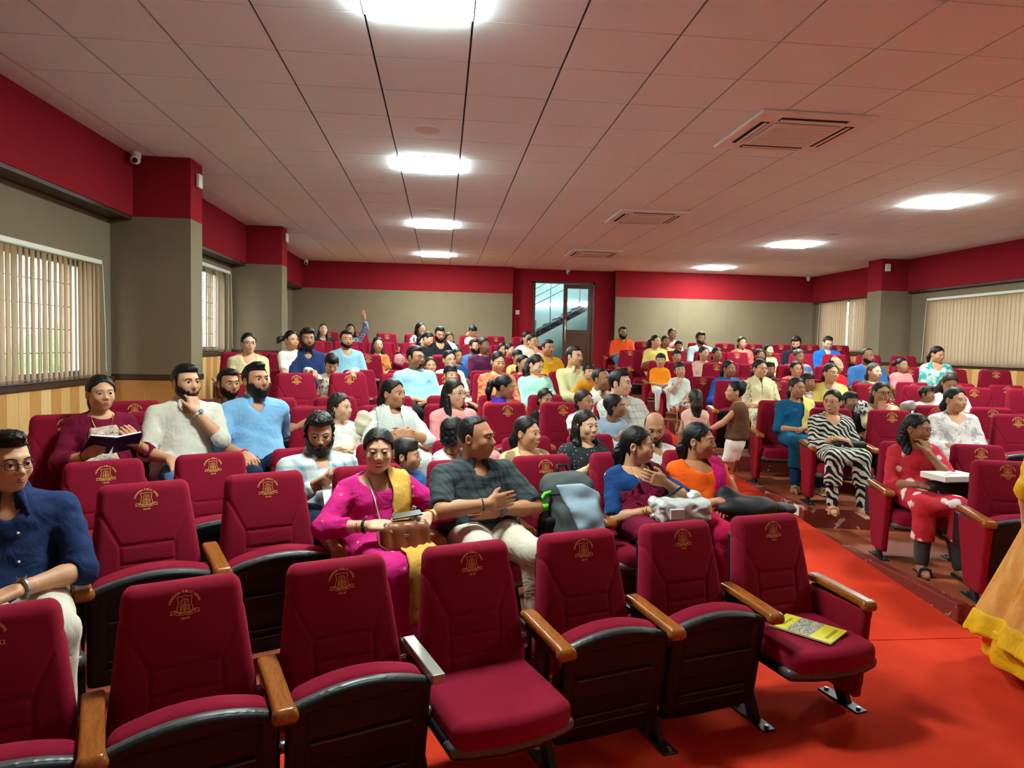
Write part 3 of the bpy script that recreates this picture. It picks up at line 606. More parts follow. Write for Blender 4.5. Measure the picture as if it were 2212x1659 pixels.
def chair(row, side, i, folded, end=False, extra=True, state=None, no_wood=False):
    x, y, a = seat_xy(row, side, i=i); z = tier_z(row, side)
    e = empty('auditorium_chair', (x, y, z), -a)
    b = mobj('backrest', ME_BACK, e, (0, -.021, .30), (-REC, 0, 0)); mobj('emblem', ME_EMB, b, (0, -.0812, .535), (0, 0, 0)).scale = (.84, 1, .84); mobj('back_shell', ME_SHELL, b)
    s = mobj('seat', ME_SEAT, e, PIV, (math.radians(-81) if folded else 0, 0, 0)); mobj('seat_pan', ME_PAN, s); mobj('seat_rim', ME_RIM, s)
    if folded and row <= 2 and side < 0:
        for yy in (-.07, .11, .15): mobj('pan_rib', ME_RIB, s, (0, yy, 0))
    if row <= 5 or (side > 0 and row <= 4): mobj('hinge_bar', ME_HINGE, e, (0, 0, 0))
    lx = -.28
    def stand(lx, endp):
        if not (no_wood and lx < 0): mobj('armrest', ME_ARM, e, (lx, .01, .575))
        if no_wood and lx < 0: mobj('bare_arm', ME_BARE, e, (lx, 0, 0))
        mobj('standard', ME_LEG, e, (lx, 0, 0)); mobj('foot_plate', ME_FOOT, e, (lx, 0, .0))
        if endp: mobj('side_panel', ME_SIDE, e, (lx, .0, 0))
    if side < 0: stand(-.28, False)
    else: stand(.28, False)
    if i == 0: stand(.28 if side < 0 else -.28, True)
    if row <= 2 and side < 0: mobj('number_tag', ME_TAG, e, (.253, -.02, .47), (-.1, 0, .3))
    blk = 'left' if side < 0 else 'right'
    st = state or ('with seat folded up' if folded else 'occupied')
    tag(e, 'red chair %s, %s from aisle, row %s, %s block' % (st, ords[i], ords[row - 1], blk), 'chair', 'red auditorium chairs, %s block' % blk)
    CHAIRS[(row, side, i)] = e
    return e
# ------------------------------------------------------------------ people
LODH = [dict(head=.0043, hair=.0068, arm=.0115, hand=.0054, top=.0138, bot=.024), dict(head=.0064, hair=.009, arm=.015, hand=.0075, top=.018, bot=.03),
        dict(head=.0092, hair=.012, arm=.02, hand=.011, top=.0225, bot=.036), dict(head=.0115, hair=.015, arm=.024, hand=.015, top=.027, bot=.04)]
SKIN = [mat('skin_%d' % i, c, .5, spec=.35, sss=.12, var=.1, vscale=14) for i, c in enumerate(((224, 176, 144), (208, 154, 118), (186, 130, 96), (156, 106, 76), (126, 84, 62)))]
M_LIP = [mat('lip_%d' % i, c, .4, spec=.4) for i, c in enumerate(((186, 74, 76), (168, 68, 66), (148, 62, 58), (118, 54, 48), (94, 48, 42)))]
M_EYE = mat('eye_white', (204, 196, 188), .25, spec=.5); M_IRIS = mat('iris', (28, 17, 12), .15, spec=.6); M_TEETH = mat('teeth', (232, 226, 214), .35)
M_HAIR = mat('black_hair', (15, 12, 12), .5, spec=.3, bump=.9, bscale=90); M_HAIRB = mat('brown_hair', (40, 27, 21), .5, spec=.3, bump=.9, bscale=90); M_HAIRG = mat('greying_hair', (92, 84, 78), .5, spec=.4, bump=.9, bscale=90, var=.6, vscale=60)
def uvell(c, r, nu=12, nv=8):
    V = []; F = []
    for j in range(nv + 1):
        t = PI * j / nv
        for i in range(nu):
            a = 2 * PI * i / nu; V.append((c[0] + r[0] * math.sin(t) * math.cos(a), c[1] - r[1] * math.cos(t), c[2] + r[2] * math.sin(t) * math.sin(a)))
    for j in range(nv):
        for i in range(nu): F.append((j * nu + i, j * nu + (i + 1) % nu, (j + 1) * nu + (i + 1) % nu, (j + 1) * nu + i))
    return np.array(V, np.float32), np.array(F)
def head_d(p, kind, lod=0, ears=True):
    f = kind != 'm'; x = np.abs(p[:, 0]); q = np.stack([x, p[:, 1], p[:, 2]], 1); c = kind == 'c'
    d = ell(q, (0, .018, .035), (.075, .093, .085))
    d = sm(d, ell(q, (0, -.02, -.022), (.0625 if f else .066, .074, .082)), .04)
    d = sm(d, ell(q, (0, -.052, -.088 if not c else -.08), (.024 if f else .034, .03, .024)), .045)
    d = sm(d, ell(q, (.036 if f else .043, -.008, -.058), (.022 if f else .027, .032, .03)), .035)
    d = sm(d, ell(q, (.036, -.066, -.026), (.024, .02, .022)), .03)
    d = sm(d, cone(q, (0, -.082, .027), (.04, -.073, .027), .006 if f else .011, .005 if f else .009), .02)
    if lod < 3:
        d = smx(d, -ell(q, (.0315, -.1, .006), (.018, .016, .012)), .012)
    n = sm(cone(q, (0, -.086, .014), (0, -.108, -.024), .0065, .0105), ell(q, (.011, -.1, -.03), (.0085, .01, .0075)), .008)
    d = sm(d, n, .012)
    d = sm(d, ell(q, (0, -.084, -.058), (.024, .016, .016)), .02)
    if lod < 2:
        e = ell(q, (.0315, -.0795, .006), (.0155, .0152, .0145)); lid = np.maximum(e, np.minimum(-(q[:, 2] - .0105), q[:, 2] + .0005 + .0)) if False else np.maximum(e, -(np.abs(q[:, 2] - .0048) - (.0053 if f else .0045)))
        d = sm(d, lid, .005)
    if not ears: return d
    ear = np.maximum(ell(q, (.078, .015, -.008), (.012, .02, .033)), -ell(q, (.09, .01, -.006), (.012, .011, .02))); d = sm(d, ear, .008)
    d = sm(d, cone(q, (0, .022, -.05), (0, .035, -.14), .052 if f else .058, .05 if f else .057), .03)
    return d
HEADS = {}
def head_mesh(kind, lod, smile):
    k = (kind, lod, smile)
    if k in HEADS: return HEADS[k]
    V, Q = nets(lambda p: head_d(p, kind, lod), (-.1, -.125, -.15), (.1, .125, .13), LODH[lod]['head'])
    parts = [(V, Q, 0)]
    def bend(V, s):
        V = V.copy(); t = (V[:, 0] / .024)**2; V[:, 1] += t * .008; V[:, 2] += s * t * .006; return V
    nu = 14 if lod == 0 else 8
    for s in (-1, 1):
        e, f = uvell((s * .0315, -.0795, .006), (.0135, .0135, .0135), nu, 10); ring = np.arange(len(f)) // nu
        parts += [(e, f[ring >= 2], 2), (e * 1.0 + np.array([0, -.0006, 0], np.float32), f[ring < 2], 3)]
        # eyebrow
        pts = [(s * .013, -.0995, .0245), (s * .026, -.0985, .0305), (s * .04, -.0905, .0305), (s * .05, -.079, .024)]
        b = MB().tube(pts, [.0022, .003, .0026, .0012], 6, flat=.7 if kind != 'm' else 1.1); parts.append((np.array(b.V, np.float32), b.F, 4))
    w = (.023 if not smile else .0275) if kind != 'c' else .018
    sp = .0052 if smile else 0
    u, f = uvell((0, -.0955, -.0555 + sp), (w, .0095, .0055), 12, 8); parts.append((bend(u, 1.0 if smile else .1), f, 1))
    u, f = uvell((0, -.0945, -.0645 - sp), (w * .86, .0098, .0068), 12, 8); parts.append((bend(u, 1.0 if smile else .1), f, 1))
    if smile: u, f = uvell((0, -.0955, -.0592), (w * .82, .0086, .0075), 12, 6); parts.append((bend(u, 1.0), f, 5))
    HEADS[k] = parts; return parts
def region_cut(p, style):
    """signed field, < 0 where hair grows"""
    x, y, z = np.abs(p[:, 0]), p[:, 1], p[:, 2]
    if style in ('bald', 'receding'):
        top = -(z - (.2 if style == 'bald' else .085 - .6 * np.minimum(y + .03, 0))) if style == 'receding' else np.full_like(x, 1.0)
        side = -np.minimum.reduce([y + .012, z + .03, (.075 - z) if style == 'bald' else z * 0 + 1, (y - .0 + (.07 - z) * .6) if style == 'bald' else z * 0 + 1]); back = -np.minimum(y - .05, z + .085)
        return np.minimum(np.minimum(top, side), back)
    if style in ('man', 'boy', 'quiff', 'curlyman', 'mancurl'):
        hl = .072 + .25 * np.maximum(-.0, x - .03) * 0 - .2 * (x > .05) * (x - .05)
        if style == 'boy': hl = hl - .02
        top = -(z - hl); side = -np.minimum(y + .028, z - .012); back = -np.minimum(y - .036, z + .08); sb = -np.minimum.reduce([y + .024, z + .03, -.002 - y])
        return np.minimum.reduce([top, side, back, sb])
    hl = .078 - .7 * np.maximum(x - .02, 0)
    top = -np.minimum(z - hl, z + .03); side = -np.minimum(y + .034, z - .008); back = -np.minimum(y - .032, z + .1)
    return np.minimum.reduce([top, side, back])
HAIRS = {}
def hair_mesh(kind, style, lod):
    k = (kind, style, lod)
    if k in HAIRS: return HAIRS[k]
    def f(p):
        h = head_d(p, kind, 3, False); x, y, z = p[:, 0], p[:, 1], p[:, 2]; ax = np.abs(x)
        rip = .0022 * np.sin(x * 240 + 30 * y) * np.sin(z * 150 + y * 130)
        t = {'man': .010, 'boy': .013, 'quiff': .009, 'curlyman': .016, 'mancurl': .012, 'bald': .005, 'receding': .007}.get(style, .011)
        q = np.stack([ax, y, z], 1); cap = ell(q, (0, .018, .035), (.075, .093, .085)); h2 = np.minimum(h, cap)
        d = h2 - t - rip * (3 if style in ('curlyman', 'mancurl', 'curlygirl') else 1)
        if style in ('quiff',): d = sm(d, ell(p, (0, -.03, .11), (.05, .06, .028)) - rip * 2, .02)
        if style in ('man', 'boy'): d = sm(d, ell(p, (.01, -.01, .098), (.06, .075, .03)), .02)
        if style in ('curlyman', 'mancurl'): d = sm(d, ell(p, (0, -.02, .10), (.068, .08, .036)) + .006 * np.sin(x * 150 + 9 * z) * np.sin(y * 130) * np.sin(z * 140 + 1), .02)
        d = smx(d, region_cut(p, style if style in ('man', 'boy', 'quiff', 'curlyman', 'mancurl', 'bald', 'receding') else 'woman'), .008); d = smx(d, -ell(q, (.083, .012, -.012), (.024, .024, .037)), .006)
        if style not in ('man', 'boy', 'quiff', 'curlyman', 'mancurl', 'bald', 'receding'):
            part = .004 * np.exp(-((x - .006) / .006)**2) * (y < .06) * (z > .05); d = d + part
            strand = .003 * np.sin(x * 190 + z * 22 + 6 * np.sin(z * 18)) + .002 * np.sin(y * 210)
            def chain(P, R):
                e = cone(p, P[0], P[1], R[0], R[1])
                for a in range(1, len(P) - 1): e = sm(e, cone(p, P[a], P[a + 1], R[a], R[a + 1]), .02)
                return e + strand
            if style == 'bun': d = sm(d, ell(p, (0, .112, .012), (.046, .04, .042)) + strand, .015)
            if style == 'topbun': d = sm(d, ell(p, (0, .085, .085), (.045, .045, .043)) + strand, .012)
            if style == 'low': d = sm(d, chain([(0, .1, -.02), (0, .125, -.07), (0, .12, -.13)], [.04, .042, .03]), .02)
            if style == 'pony': d = sm(d, chain([(0, .105, .03), (-.03, .15, .0), (-.05, .15, -.08), (-.05, .13, -.17)], [.026, .036, .035, .014]), .015)
            if style == 'sidepony': d = sm(d, chain([(-.055, .085, .03), (-.11, .1, .01), (-.14, .09, -.03)], [.024, .036, .02]), .012)
            if style == 'pigtails': d = sm(d, np.minimum(ell(q, (.1, .045, .045), (.034, .034, .034)), ell(q, (.12, .045, .02), (.03, .03, .035))) + strand, .012)
            if style == 'back': d = sm(d, chain([(0, .09, .0), (0, .1, -.08), (0, .09, -.2), (0, .085, -.3)], [.062, .066, .06, .03]), .03)
            if style in ('long', 'longwavy'):
                w = .006 * np.sin(z * 60) if style == 'longwavy' else 0
                e = np.minimum(cone(q, (.072, .025, .0), (.088, .005, -.12), .026, .032), cone(q, (.088, .005, -.12), (.085, -.045, -.27), .034, .018))
                d = sm(d, e + strand + w, .02); d = sm(d, chain([(0, .085, .0), (0, .1, -.1), (0, .09, -.24)], [.06, .06, .04]), .03)
            if style == 'oneside': d = sm(d, chain([(-.03, .095, -.01), (-.085, .06, -.1), (-.1, -.01, -.2), (-.085, -.06, -.33), (-.08, -.075, -.42)], [.045, .042, .04, .034, .014]), .02)
            if style == 'bob': d = sm(d, cone(q, (.062, .03, .0), (.066, .035, -.06), .03, .028) + strand, .02); 
            if style == 'curlygirl': d = sm(d, cone(q, (.06, .03, .0), (.075, .03, -.07), .034, .028) + .008 * np.sin(x * 120) * np.sin(z * 130) * np.sin(y * 110), .02); d = sm(d, ell(p, (0, .07, -.03), (.07, .05, .07)) + .008 * np.sin(x * 120) * np.sin(z * 130), .02)
        return d
    lo, hi = [-.12, -.12, -.12], [.12, .15, .155]
    if style in ('bun', 'topbun'): hi[1] = .18; hi[2] = .17
    if style in ('low', 'pony', 'back', 'long', 'longwavy', 'oneside', 'sidepony'): lo[2] = {'low': -.18, 'pony': -.2, 'back': -.34, 'oneside': -.45, 'sidepony': -.12}.get(style, -.31); hi[1] = .2; lo[0] = -.17; lo[1] = -.13
    if style == 'pigtails': lo[0], hi[0] = -.17, .17
    HAIRS[k] = nets(f, lo, hi, LODH[lod]['hair']); return HAIRS[k]
def beard_mesh(kind, style, lod):
    k = (kind, 'beard' + style, lod)
    if k in HAIRS: return HAIRS[k]
    def f(p):
        h = head_d(p, kind, 3, False); x, y, z = np.abs(p[:, 0]), p[:, 1], p[:, 2]
        sd_ = np.clip((.03 - y) / .075, .2, 1); t = sd_ * {'full': .011, 'short': .0045, 'stubble': .0022, 'goatee': .006, 'long': .016, 'moustache': .0}[style]
        mo = np.minimum(cone(np.stack([x, y, z], 1), (0, -.102, -.0455), (.026, -.091, -.053), .0065, .0042), 9)
        if style == 'moustache': return mo
        cut = np.maximum.reduce([z + .056 - 1.25 * np.maximum(x - .044, 0) * (1 if style != 'goatee' else 0), y - .022, -(z + .2)])
        if style == 'goatee': cut = np.maximum(cut, x - .026)
        mouth = -ell(p, (0, -.1, -.06), (.026, .03, .0125)); d = np.maximum(np.maximum(h - t, cut), mouth)
        if style in ('full', 'long'): d = np.maximum(sm(d, np.maximum(ell(np.stack([x, y, z], 1), (0, -.06, -.105), (.045, .04, .036 if style == 'long' else .028)), cut), .02), mouth)
        return np.minimum(d, mo)
    HAIRS[k] = nets(f, (-.1, -.14, -.16), (.1, .04, .01), min(LODH[lod]['hair'], .0075)); return HAIRS[k]
def ik(Sh, Wt, a, b, pole):
    Sh, Wt = np.array(Sh, float), np.array(Wt, float); d = Wt - Sh; L = np.linalg.norm(d)
    if L > (a + b) * .985: Wt = Sh + d / L * (a + b) * .985; d = Wt - Sh; L = np.linalg.norm(d)
    L = max(L, abs(a - b) + .02); u = d / np.linalg.norm(d); x = (a * a - b * b + L * L) / (2 * L); h = math.sqrt(max(a * a - x * x, 0)); pl = np.array(pole, float); pl = pl - u * (pl @ u); pl /= (np.linalg.norm(pl) + 1e-9)
    return Sh + u * x + pl * h, Wt
def noise3(p, s, ph): return np.sin(p[:, 0] * s + ph + 2.1 * np.sin(p[:, 2] * s * .7 + ph)) * np.sin(p[:, 2] * s * 1.3 + 1.7 * ph + 1.5 * np.sin(p[:, 1] * s)) 
class Body: pass
PEOPLE = []
def person(label, px, py, row, side, kind='f', S=None, yaw=0, pitch=0, roll=0, skin=1, hair='low', hairmat=None, beard=None, glasses=None, smile=False, top=None, sleeve='half', bottom=None, neck='round', arms=('lap', 'lap'), fat=1.0, lx=0, fw=.17, byaw=0, kurta=False, stand=None, lod=None, hs=None, seat_z=None, group=None, drape=None, legs='sit', curl=.5, py_is='head'):
    S = S or {'m': 1.06, 'f': 1.0, 'c': .7}[kind]; hs = hs or {'m': 1.01, 'f': .965, 'c': .9}[kind]
    lod = (0 if row <= 2 else 1 if row <= 4 else 2 if row <= 7 else 3) if lod is None else lod; H = LODH[lod]
    if stand is None:
        hw = row_hit(px, py, row, side, fw); cx, cy, rr = rowc(row, side); a = math.atan2(hw[0] - cx, hw[1] - cy); th = -a + math.radians(byaw)
        bx, by, bz = cx + rr * math.sin(a), cy + rr * math.cos(a), tier_z(row, side)
        bx -= lx * math.cos(-a); by -= lx * math.sin(-a)
    else:
        by, bz, th = stand; th = math.radians(th)
        if by is None: hw = row_hit(px, py, row, side, fw); by = hw[1]; bz = tier_z(row, side)
        else: hw = ray(px, py) * (by / ray(px, py)[1]) + np.array([0, 0, CAMZ])
        bx = hw[0]
    e = empty('person', (bx, by, bz), th); tag(e, label, 'person', group or 'seated audience')
    c, s = math.cos(-th), math.sin(-th); dx, dy = hw[0] - bx, hw[1] - by
    hd = np.array([c * dx - s * dy, s * dx + c * dy, hw[2] - bz])
    B = Body(); B.e = e; B.S = S; B.hd = hd; ph = (px * .37 + py * .11) % 6.28
    pz = (seat_z if seat_z is not None else .45 + .085 * S)
    if stand: pz = hd[2] - .165 * hs - .5 * S
    P0 = np.array([0 if not stand else hd[0], -.235 + .05 * (1 - S) if not stand else hd[1] + .02, pz]); nz = hd[2] - .142 * hs
    N = np.array([hd[0] * .8, hd[1] + .035 * hs if not stand else hd[1] + .03, nz]); N[1] = min(N[1], -.10) if not stand else N[1]
    B.P0, B.N = P0, N; T = nz - pz
    def Bt(t): return P0 + (N - P0) * t + np.array([0, .025 * math.sin(PI * t), 0])
    B.Bt = Bt
    sw = (.17 if kind == 'm' else .152) * S * (.6 + .4 * fat); B.sw = sw; B.sz = nz - .07 * S
    Tl = max(T, .25)
    def torso(p, g=0.0):
        d = ell(p, Bt(.03), (.178 * S * fat + g, .135 * S + g, .13 * S + g)); d = sm(d, ell(p, Bt(.34), (.152 * S * fat + g, .118 * S * fat + g, Tl * .36 + g)), .07)
        d = sm(d, ell(p, Bt(.7) + np.array([0, .0, 0]), (.168 * S * (.6 + .4 * fat) + g, .112 * S * (.7 + .3 * fat) + g, Tl * .34 + g)), .06)
        sy = Bt(.9)[1]
        d = sm(d, cone(p, (N[0] - sw * .9, sy, B.sz - .004), (N[0] + sw * .9, sy, B.sz - .004), .055 * S + g, .055 * S + g), .06)
        d = sm(d, cone(p, (N[0], sy - .005, B.sz + .0), (N[0], N[1] + .004, nz + .01), .075 * S + g * .6, .05 * S + g * .4), .04)
        if kind == 'f':
            c0 = Bt(.63)
            for sx in (-1, 1): d = sm(d, ell(p, c0 + np.array([sx * .068 * S, -.085 * S, 0]), (.06 * S + g, .05 * S + g, .06 * S + g)), .045)
        return d
    B.torso = torso
    # ---- arms
    la, lb = .275 * S, .245 * S; B.arms = []
    for q, pose in zip((-1, 1), arms):
        if pose is None: B.arms.append(None); continue
        Sh = np.array([N[0] + q * sw, Bt(.9)[1], B.sz]); pole = (q * .8, .35, -.9); n = (0, 0, -1); cu = curl
        zl = P0[2] + .10 * S
        if pose == 'lap': W_, u = (q * .055 * S, P0[1] - .2 * S, zl), (-q * .8, -.6, -.1)
        elif pose == 'lap2': W_, u = (q * .04 * S, P0[1] - .23 * S, zl + .035), (-q * .85, -.45, -.15)
        elif pose == 'thigh': W_, u = (q * .13 * S, P0[1] - .26 * S, zl), (-q * .1, -.95, -.25)
        elif pose == 'arm': W_, u = (q * .265, P0[1] - .2 * S, .66), (-q * .05, -.95, -.3)
        elif pose == 'cross': W_, u, pole = (q * .035 * S, Bt(.5)[1] - (.185 if q > 0 else .23) * S * (.4 + .6 * fat), nz - (.17 if q < 0 else .22) * S), (-q * .95, .12, .1 if q < 0 else -.06), (q * 1, -.3, -.4); n = (0, .95, -.1); cu = .12
        elif pose == 'chin': W_, u, pole, n = hd + np.array([q * .035, -.13, -.185]) * hs, (-q * .12, .42, .9), (q * .5, -.5, -.8), (-q * .4, .8, -.3); cu = .75
        elif pose == 'fold': W_, u, pole, n = (q * .03 * S, P0[1] - .17 * S, zl + .1), (-q * .9, -.2, -.1), (q * 1, .1, -.5), (0, .8, -.5)
        elif pose == 'hang': W_, u, pole, n = Sh + np.array([q * .05, -.03, -.49 * S]), (0, -.1, -1), (q * .2, .8, 0), (-q, 0, 0)
        elif pose == 'hold': W_, u, pole, n = (q * .10 * S, Bt(.5)[1] - .26 * S, P0[2] + .2 * S), (-q * .6, -.5, .45), (q * .8, .2, -.8), (-q * .5, .3, .8)
        else:
            W_, u = pose[0], pose[1]
            if len(pose) > 2 and pose[2]: n = pose[2]
            if len(pose) > 3 and pose[3]: pole = pose[3]
            if len(pose) > 4: cu = pose[4]
        E, W_ = ik(Sh, W_, la, lb, pole); u = np.array(u, float); u /= np.linalg.norm(u); n = np.array(n, float); n -= u * (n @ u); n /= np.linalg.norm(n)
        w = np.cross(u, n)
        if w @ np.array([-q, 0, .35]) < 0: w = -w
        B.arms.append((Sh, E, W_, u, n, w, cu))
    chunks = []
    # ---- head
    R = Matrix.Rotation(math.radians(yaw) - th, 3, 'Z') @ Matrix.Rotation(math.radians(pitch), 3, 'X') @ Matrix.Rotation(math.radians(roll), 3, 'Y')
    R = np.array(R); B.R = R; B.hs = hs
    def hx(V): return (np.asarray(V, np.float32) * hs) @ R.T.astype(np.float32) + hd.astype(np.float32)
    B.hx = hx
    for V, F, i in head_mesh(kind, lod, smile): chunks.append((hx(V), F, i))
    # ---- neck and chest
    g0 = -.004
    V, Q = nets(lambda p: torso(p, g0), (N[0] - .2 * S, N[1] - .2, nz - .2 * S), (N[0] + .2 * S, N[1] + .16, nz + .02), H['arm']); chunks.append((V, Q, 0))
    V, Q = nets(lambda p: cone(p, N + np.array([0, .0, -.03]), hd + R @ np.array([0, .03, -.05]) * hs, .053 * S if kind != 'm' else .058 * S, .05 * hs), np.minimum(N, hd) - .1 * S, np.maximum(N, hd) + .08, max(H['arm'] * .7, .008)); chunks.append((V, Q, 0))
    # ---- arms and hands
    for q, A in zip((-1, 1), B.arms):
        if A is None: continue
        Sh, E, W_, u, n, w, cu = A; a_ = S * (.65 + .35 * fat)
        def arm(p):
            d = cone(p, Sh, E, .047 * a_, .038 * a_); d = sm(d, cone(p, E, E + (W_ - E) * .35, .037 * a_, .037 * a_), .02); return sm(d, cone(p, E + (W_ - E) * .35, W_, .037 * a_, .025 * a_), .02)
        if sleeve != 'long':
            pts = np.array([Sh, E, W_]); V, Q = nets(arm, pts.min(0) - .06 * a_, pts.max(0) + .06 * a_, H['arm']); chunks.append((V, Q, 0))
        k = S * (1 if kind != 'c' else .92)
        fing = []
        for j, (o, L) in enumerate(((.031, .072), (.0105, .082), (-.0105, .076), (-.03, .058))):
            b0 = W_ + u * .083 * k + w * o * k; d1 = u * math.cos(cu * .7) + n * math.sin(cu * .7) + w * o * 1.2; b1 = b0 + d1 * L * .5 * k; d2 = u * math.cos(cu * 1.7) + n * math.sin(cu * 1.7); fing.append((b0, b1, b1 + d2 * L * .5 * k))
        tb = W_ + u * .022 * k + w * .028 * k; td = u * .72 + w * .62 + n * .25; tm_ = tb + td * .045 * k; te = tm_ + (u * .9 + w * .2 + n * .35) * .032 * k
        def hand(p):
            d = cone(p, W_ - u * 0 + (E - W_) * .2, W_, .0295 * a_, .025 * a_)
            c0 = W_ + u * .05 * k; pc = p - c0.astype(np.float32); loc = np.stack([pc @ w, pc @ n, pc @ u], 1).astype(np.float32); d = sm(d, rbox(loc, (0, 0, 0), (.041 * k, .0145 * k, .05 * k), .014 * k), .022)
            for b0, b1, b2 in fing: d = sm(d, np.minimum(cone(p, b0, b1, .0098 * k, .0088 * k), cone(p, b1, b2, .0088 * k, .007 * k)), .005)
            return sm(d, np.minimum(cone(p, tb, tm_, .0135 * k, .0105 * k), cone(p, tm_, te, .0105 * k, .008 * k)), .01)
        pts = np.array([W_ + (E - W_) * .2, W_, te, tm_] + [f_[2] for f_ in fing] + [f_[1] for f_ in fing]); V, Q = nets(hand, pts.min(0) - .03, pts.max(0) + .03, H['hand']); chunks.append((V, Q, 0))
    # ---- legs
    kn, an = [], []
    for q in (-1, 1):
        if stand: hip = P0 + np.array([q * .085 * S, 0, -.04 * S]); K = hip + np.array([q * .01, -.03 - .06 * (q > 0), -(pz - .05) * .48]); A = np.array([K[0], P0[1] + .03 * q, .09 * S])
        else:
            hip = P0 + np.array([q * .09 * S, 0, -.01]); tl = .40 * S; K = np.array([q * .12 * S, P0[1] - tl, pz - .02 * S]); A = np.array([q * .12 * S, K[1] - .02 - .03 * q, max(.08, K[2] - .43 * S)])
            if legs == 'crossed' : A = np.array([-q * .05, K[1] - .05 * (1 + q), .08 + .05 * (q > 0)])
        kn.append((hip, K, A))
    B.kn = kn
    feet = row <= 5 or stand is not None
    def leg(p, g=0):
        d = None
        for hip, K, A in kn:
            e_ = sm(cone(p, hip, K, .088 * S * (.5 + .5 * fat) + g, .062 * S + g), cone(p, K, A, .058 * S + g, .038 * S + g), .03); d = e_ if d is None else np.minimum(d, e_)
        return d
    if feet:
        for q, (hip, K, A) in zip((-1, 1), kn):
            def foot(p): return sm(cone(p, A + (K - A) * .45, A, .048 * S, .034 * S), sm(cone(p, A + np.array([0, .02, -.045 * S]), A + np.array([q * .02, -.1 * S, -.055 * S]), .032 * S, .034 * S), cone(p, A + np.array([q * .02, -.1 * S, -.055 * S]), A + np.array([q * .025, -.165 * S, -.062 * S]), .036 * S, .022 * S), .02), .03)
            pts = np.array([A + (K - A) * .45, A + np.array([0, -.2 * S, -.1 * S])]); V, Q = nets(foot, pts.min(0) - .06, pts.max(0) + .06, H['arm']); chunks.append((V, Q, 0))
    # ---- coarse core under the clothes joins head, limbs and feet into one figure
    def core(p):
        d = np.minimum(torso(p, -.014), leg(p, -.014))
        for A in B.arms:
            if A: d = np.minimum(d, np.minimum(cone(p, A[0], A[1], .034 * S, .03 * S), cone(p, A[1], A[2], .03 * S, .02 * S)))
        return d
    pts = np.array([P0, N] + [x for k_ in kn for x in k_] + [x for A in B.arms if A for x in A[:3]]); V, Q = nets(core, pts.min(0) - .16 * S, np.minimum(pts.max(0) + .16 * S, [9, 9, max(nz + .01, pts[:, 2].max() + .03)]), (.05 if kind != 'c' else .04)); chunks.append((V, Q, 0))
    # ---- assemble the body
    VV, FF, II, off = [], [], [], 0
    for V, F, i in chunks:
        VV.append(np.asarray(V, np.float32)); F4 = [tuple(int(a) + off for a in f) for f in F] if not isinstance(F, np.ndarray) else None
        FF.append(F + off if F4 is None else F4); II.append((i, len(F))); off += len(V)
    quads = [f for f in FF if isinstance(f, np.ndarray)]; qi = np.concatenate([np.full(n_, i) for f, (i, n_) in zip(FF, II) if isinstance(f, np.ndarray)])
    # convert the few mixed faces (tubes) into quads
    ex = [f for fl_ in FF if not isinstance(fl_, np.ndarray) for f in fl_ if len(f) == 4]; exi = [i for fl_, (i, n_) in zip(FF, II) if not isinstance(fl_, np.ndarray) for f in fl_ if len(f) == 4]
    if ex: quads.append(np.array(ex)); qi = np.concatenate([qi, np.array(exi)])
    hm = hairmat or M_HAIR
    mobj('body', mesh_np('body', np.concatenate(VV), np.concatenate(quads), [SKIN[skin], M_LIP[skin], M_EYE, M_IRIS, hm if hm is not M_HAIRG else M_HAIR, M_TEETH], qi), e)
    # ---- hair, beard, glasses
    if hair:
        V, Q = hair_mesh(kind, hair, lod); mobj('hair', mesh_np('hair', hx(V), Q, hm), e)
    if beard:
        V, Q = beard_mesh(kind, beard, lod); mobj('beard' if beard != 'moustache' else 'moustache', mesh_np('beard', hx(V), Q, hm), e)
    if glasses:
        m = MB()
        for q in (-1, 1):
            rim = [(q * .033 + .0225 * math.copysign(abs(math.cos(t))**.7, math.cos(t)), -.104 + .012 * (abs(q * .033 + .0225 * math.cos(t)) / .055)**2, .003 + .0165 * math.copysign(abs(math.sin(t))**.7, math.sin(t))) for t in np.linspace(0, 2 * PI, 17)]
            m.tube([hx([v])[0] for v in rim], .0016 if glasses != 'thick' else .0024, 5)
            m.tube([hx([v])[0] for v in ((q * .056, -.092, .008), (q * .078, -.04, .008), (q * .08, .012, .006), (q * .079, .03, -.012))], .0016, 5)
        m.tube([hx([v])[0] for v in ((-.011, -.106, .006), (0, -.1085, .008), (.011, -.106, .006))], .0016, 5)
        m.build('eyeglasses', mat('glasses_' + str(glasses), (120, 84, 52) if glasses == 'gold' else (24, 20, 20), .3, metal=.4 if glasses == 'gold' else 0), e, True)
    # ---- top garment
    g = .012 + .003 * (lod == 3)
    frac = {'short': .55, 'half': .95, 'elbow': 1.25, 'threeq': 1.55, 'long': 1.97, 'none': .0, 'rolled': 1.2}[sleeve]
    def sleeves(p):
        d = None
        for A in B.arms:
            if A is None: continue
            Sh, E, W_ = A[:3]
            if frac <= 0: continue
            ft = min(frac, 1); e1 = Sh + (E - Sh) * ft; r1 = .045 * S + .014 - .006 * (ft == 1); dd = cone(p, Sh, E if frac >= 1 else e1, .052 * S * (.7 + .3 * fat) + .009, r1 * (.7 + .3 * fat))
            if frac < 1: dd = np.maximum(dd, plane(p, e1, E - Sh))
            if frac > 1: e2 = E + (W_ - E) * (frac - 1); d2 = np.maximum(cone(p, E, W_, .044 * S + .011, .03 * S + .014), plane(p, e2, W_ - E)); dd = sm(dd, d2, .02)
            d = dd if d is None else np.minimum(d, dd)
        return d
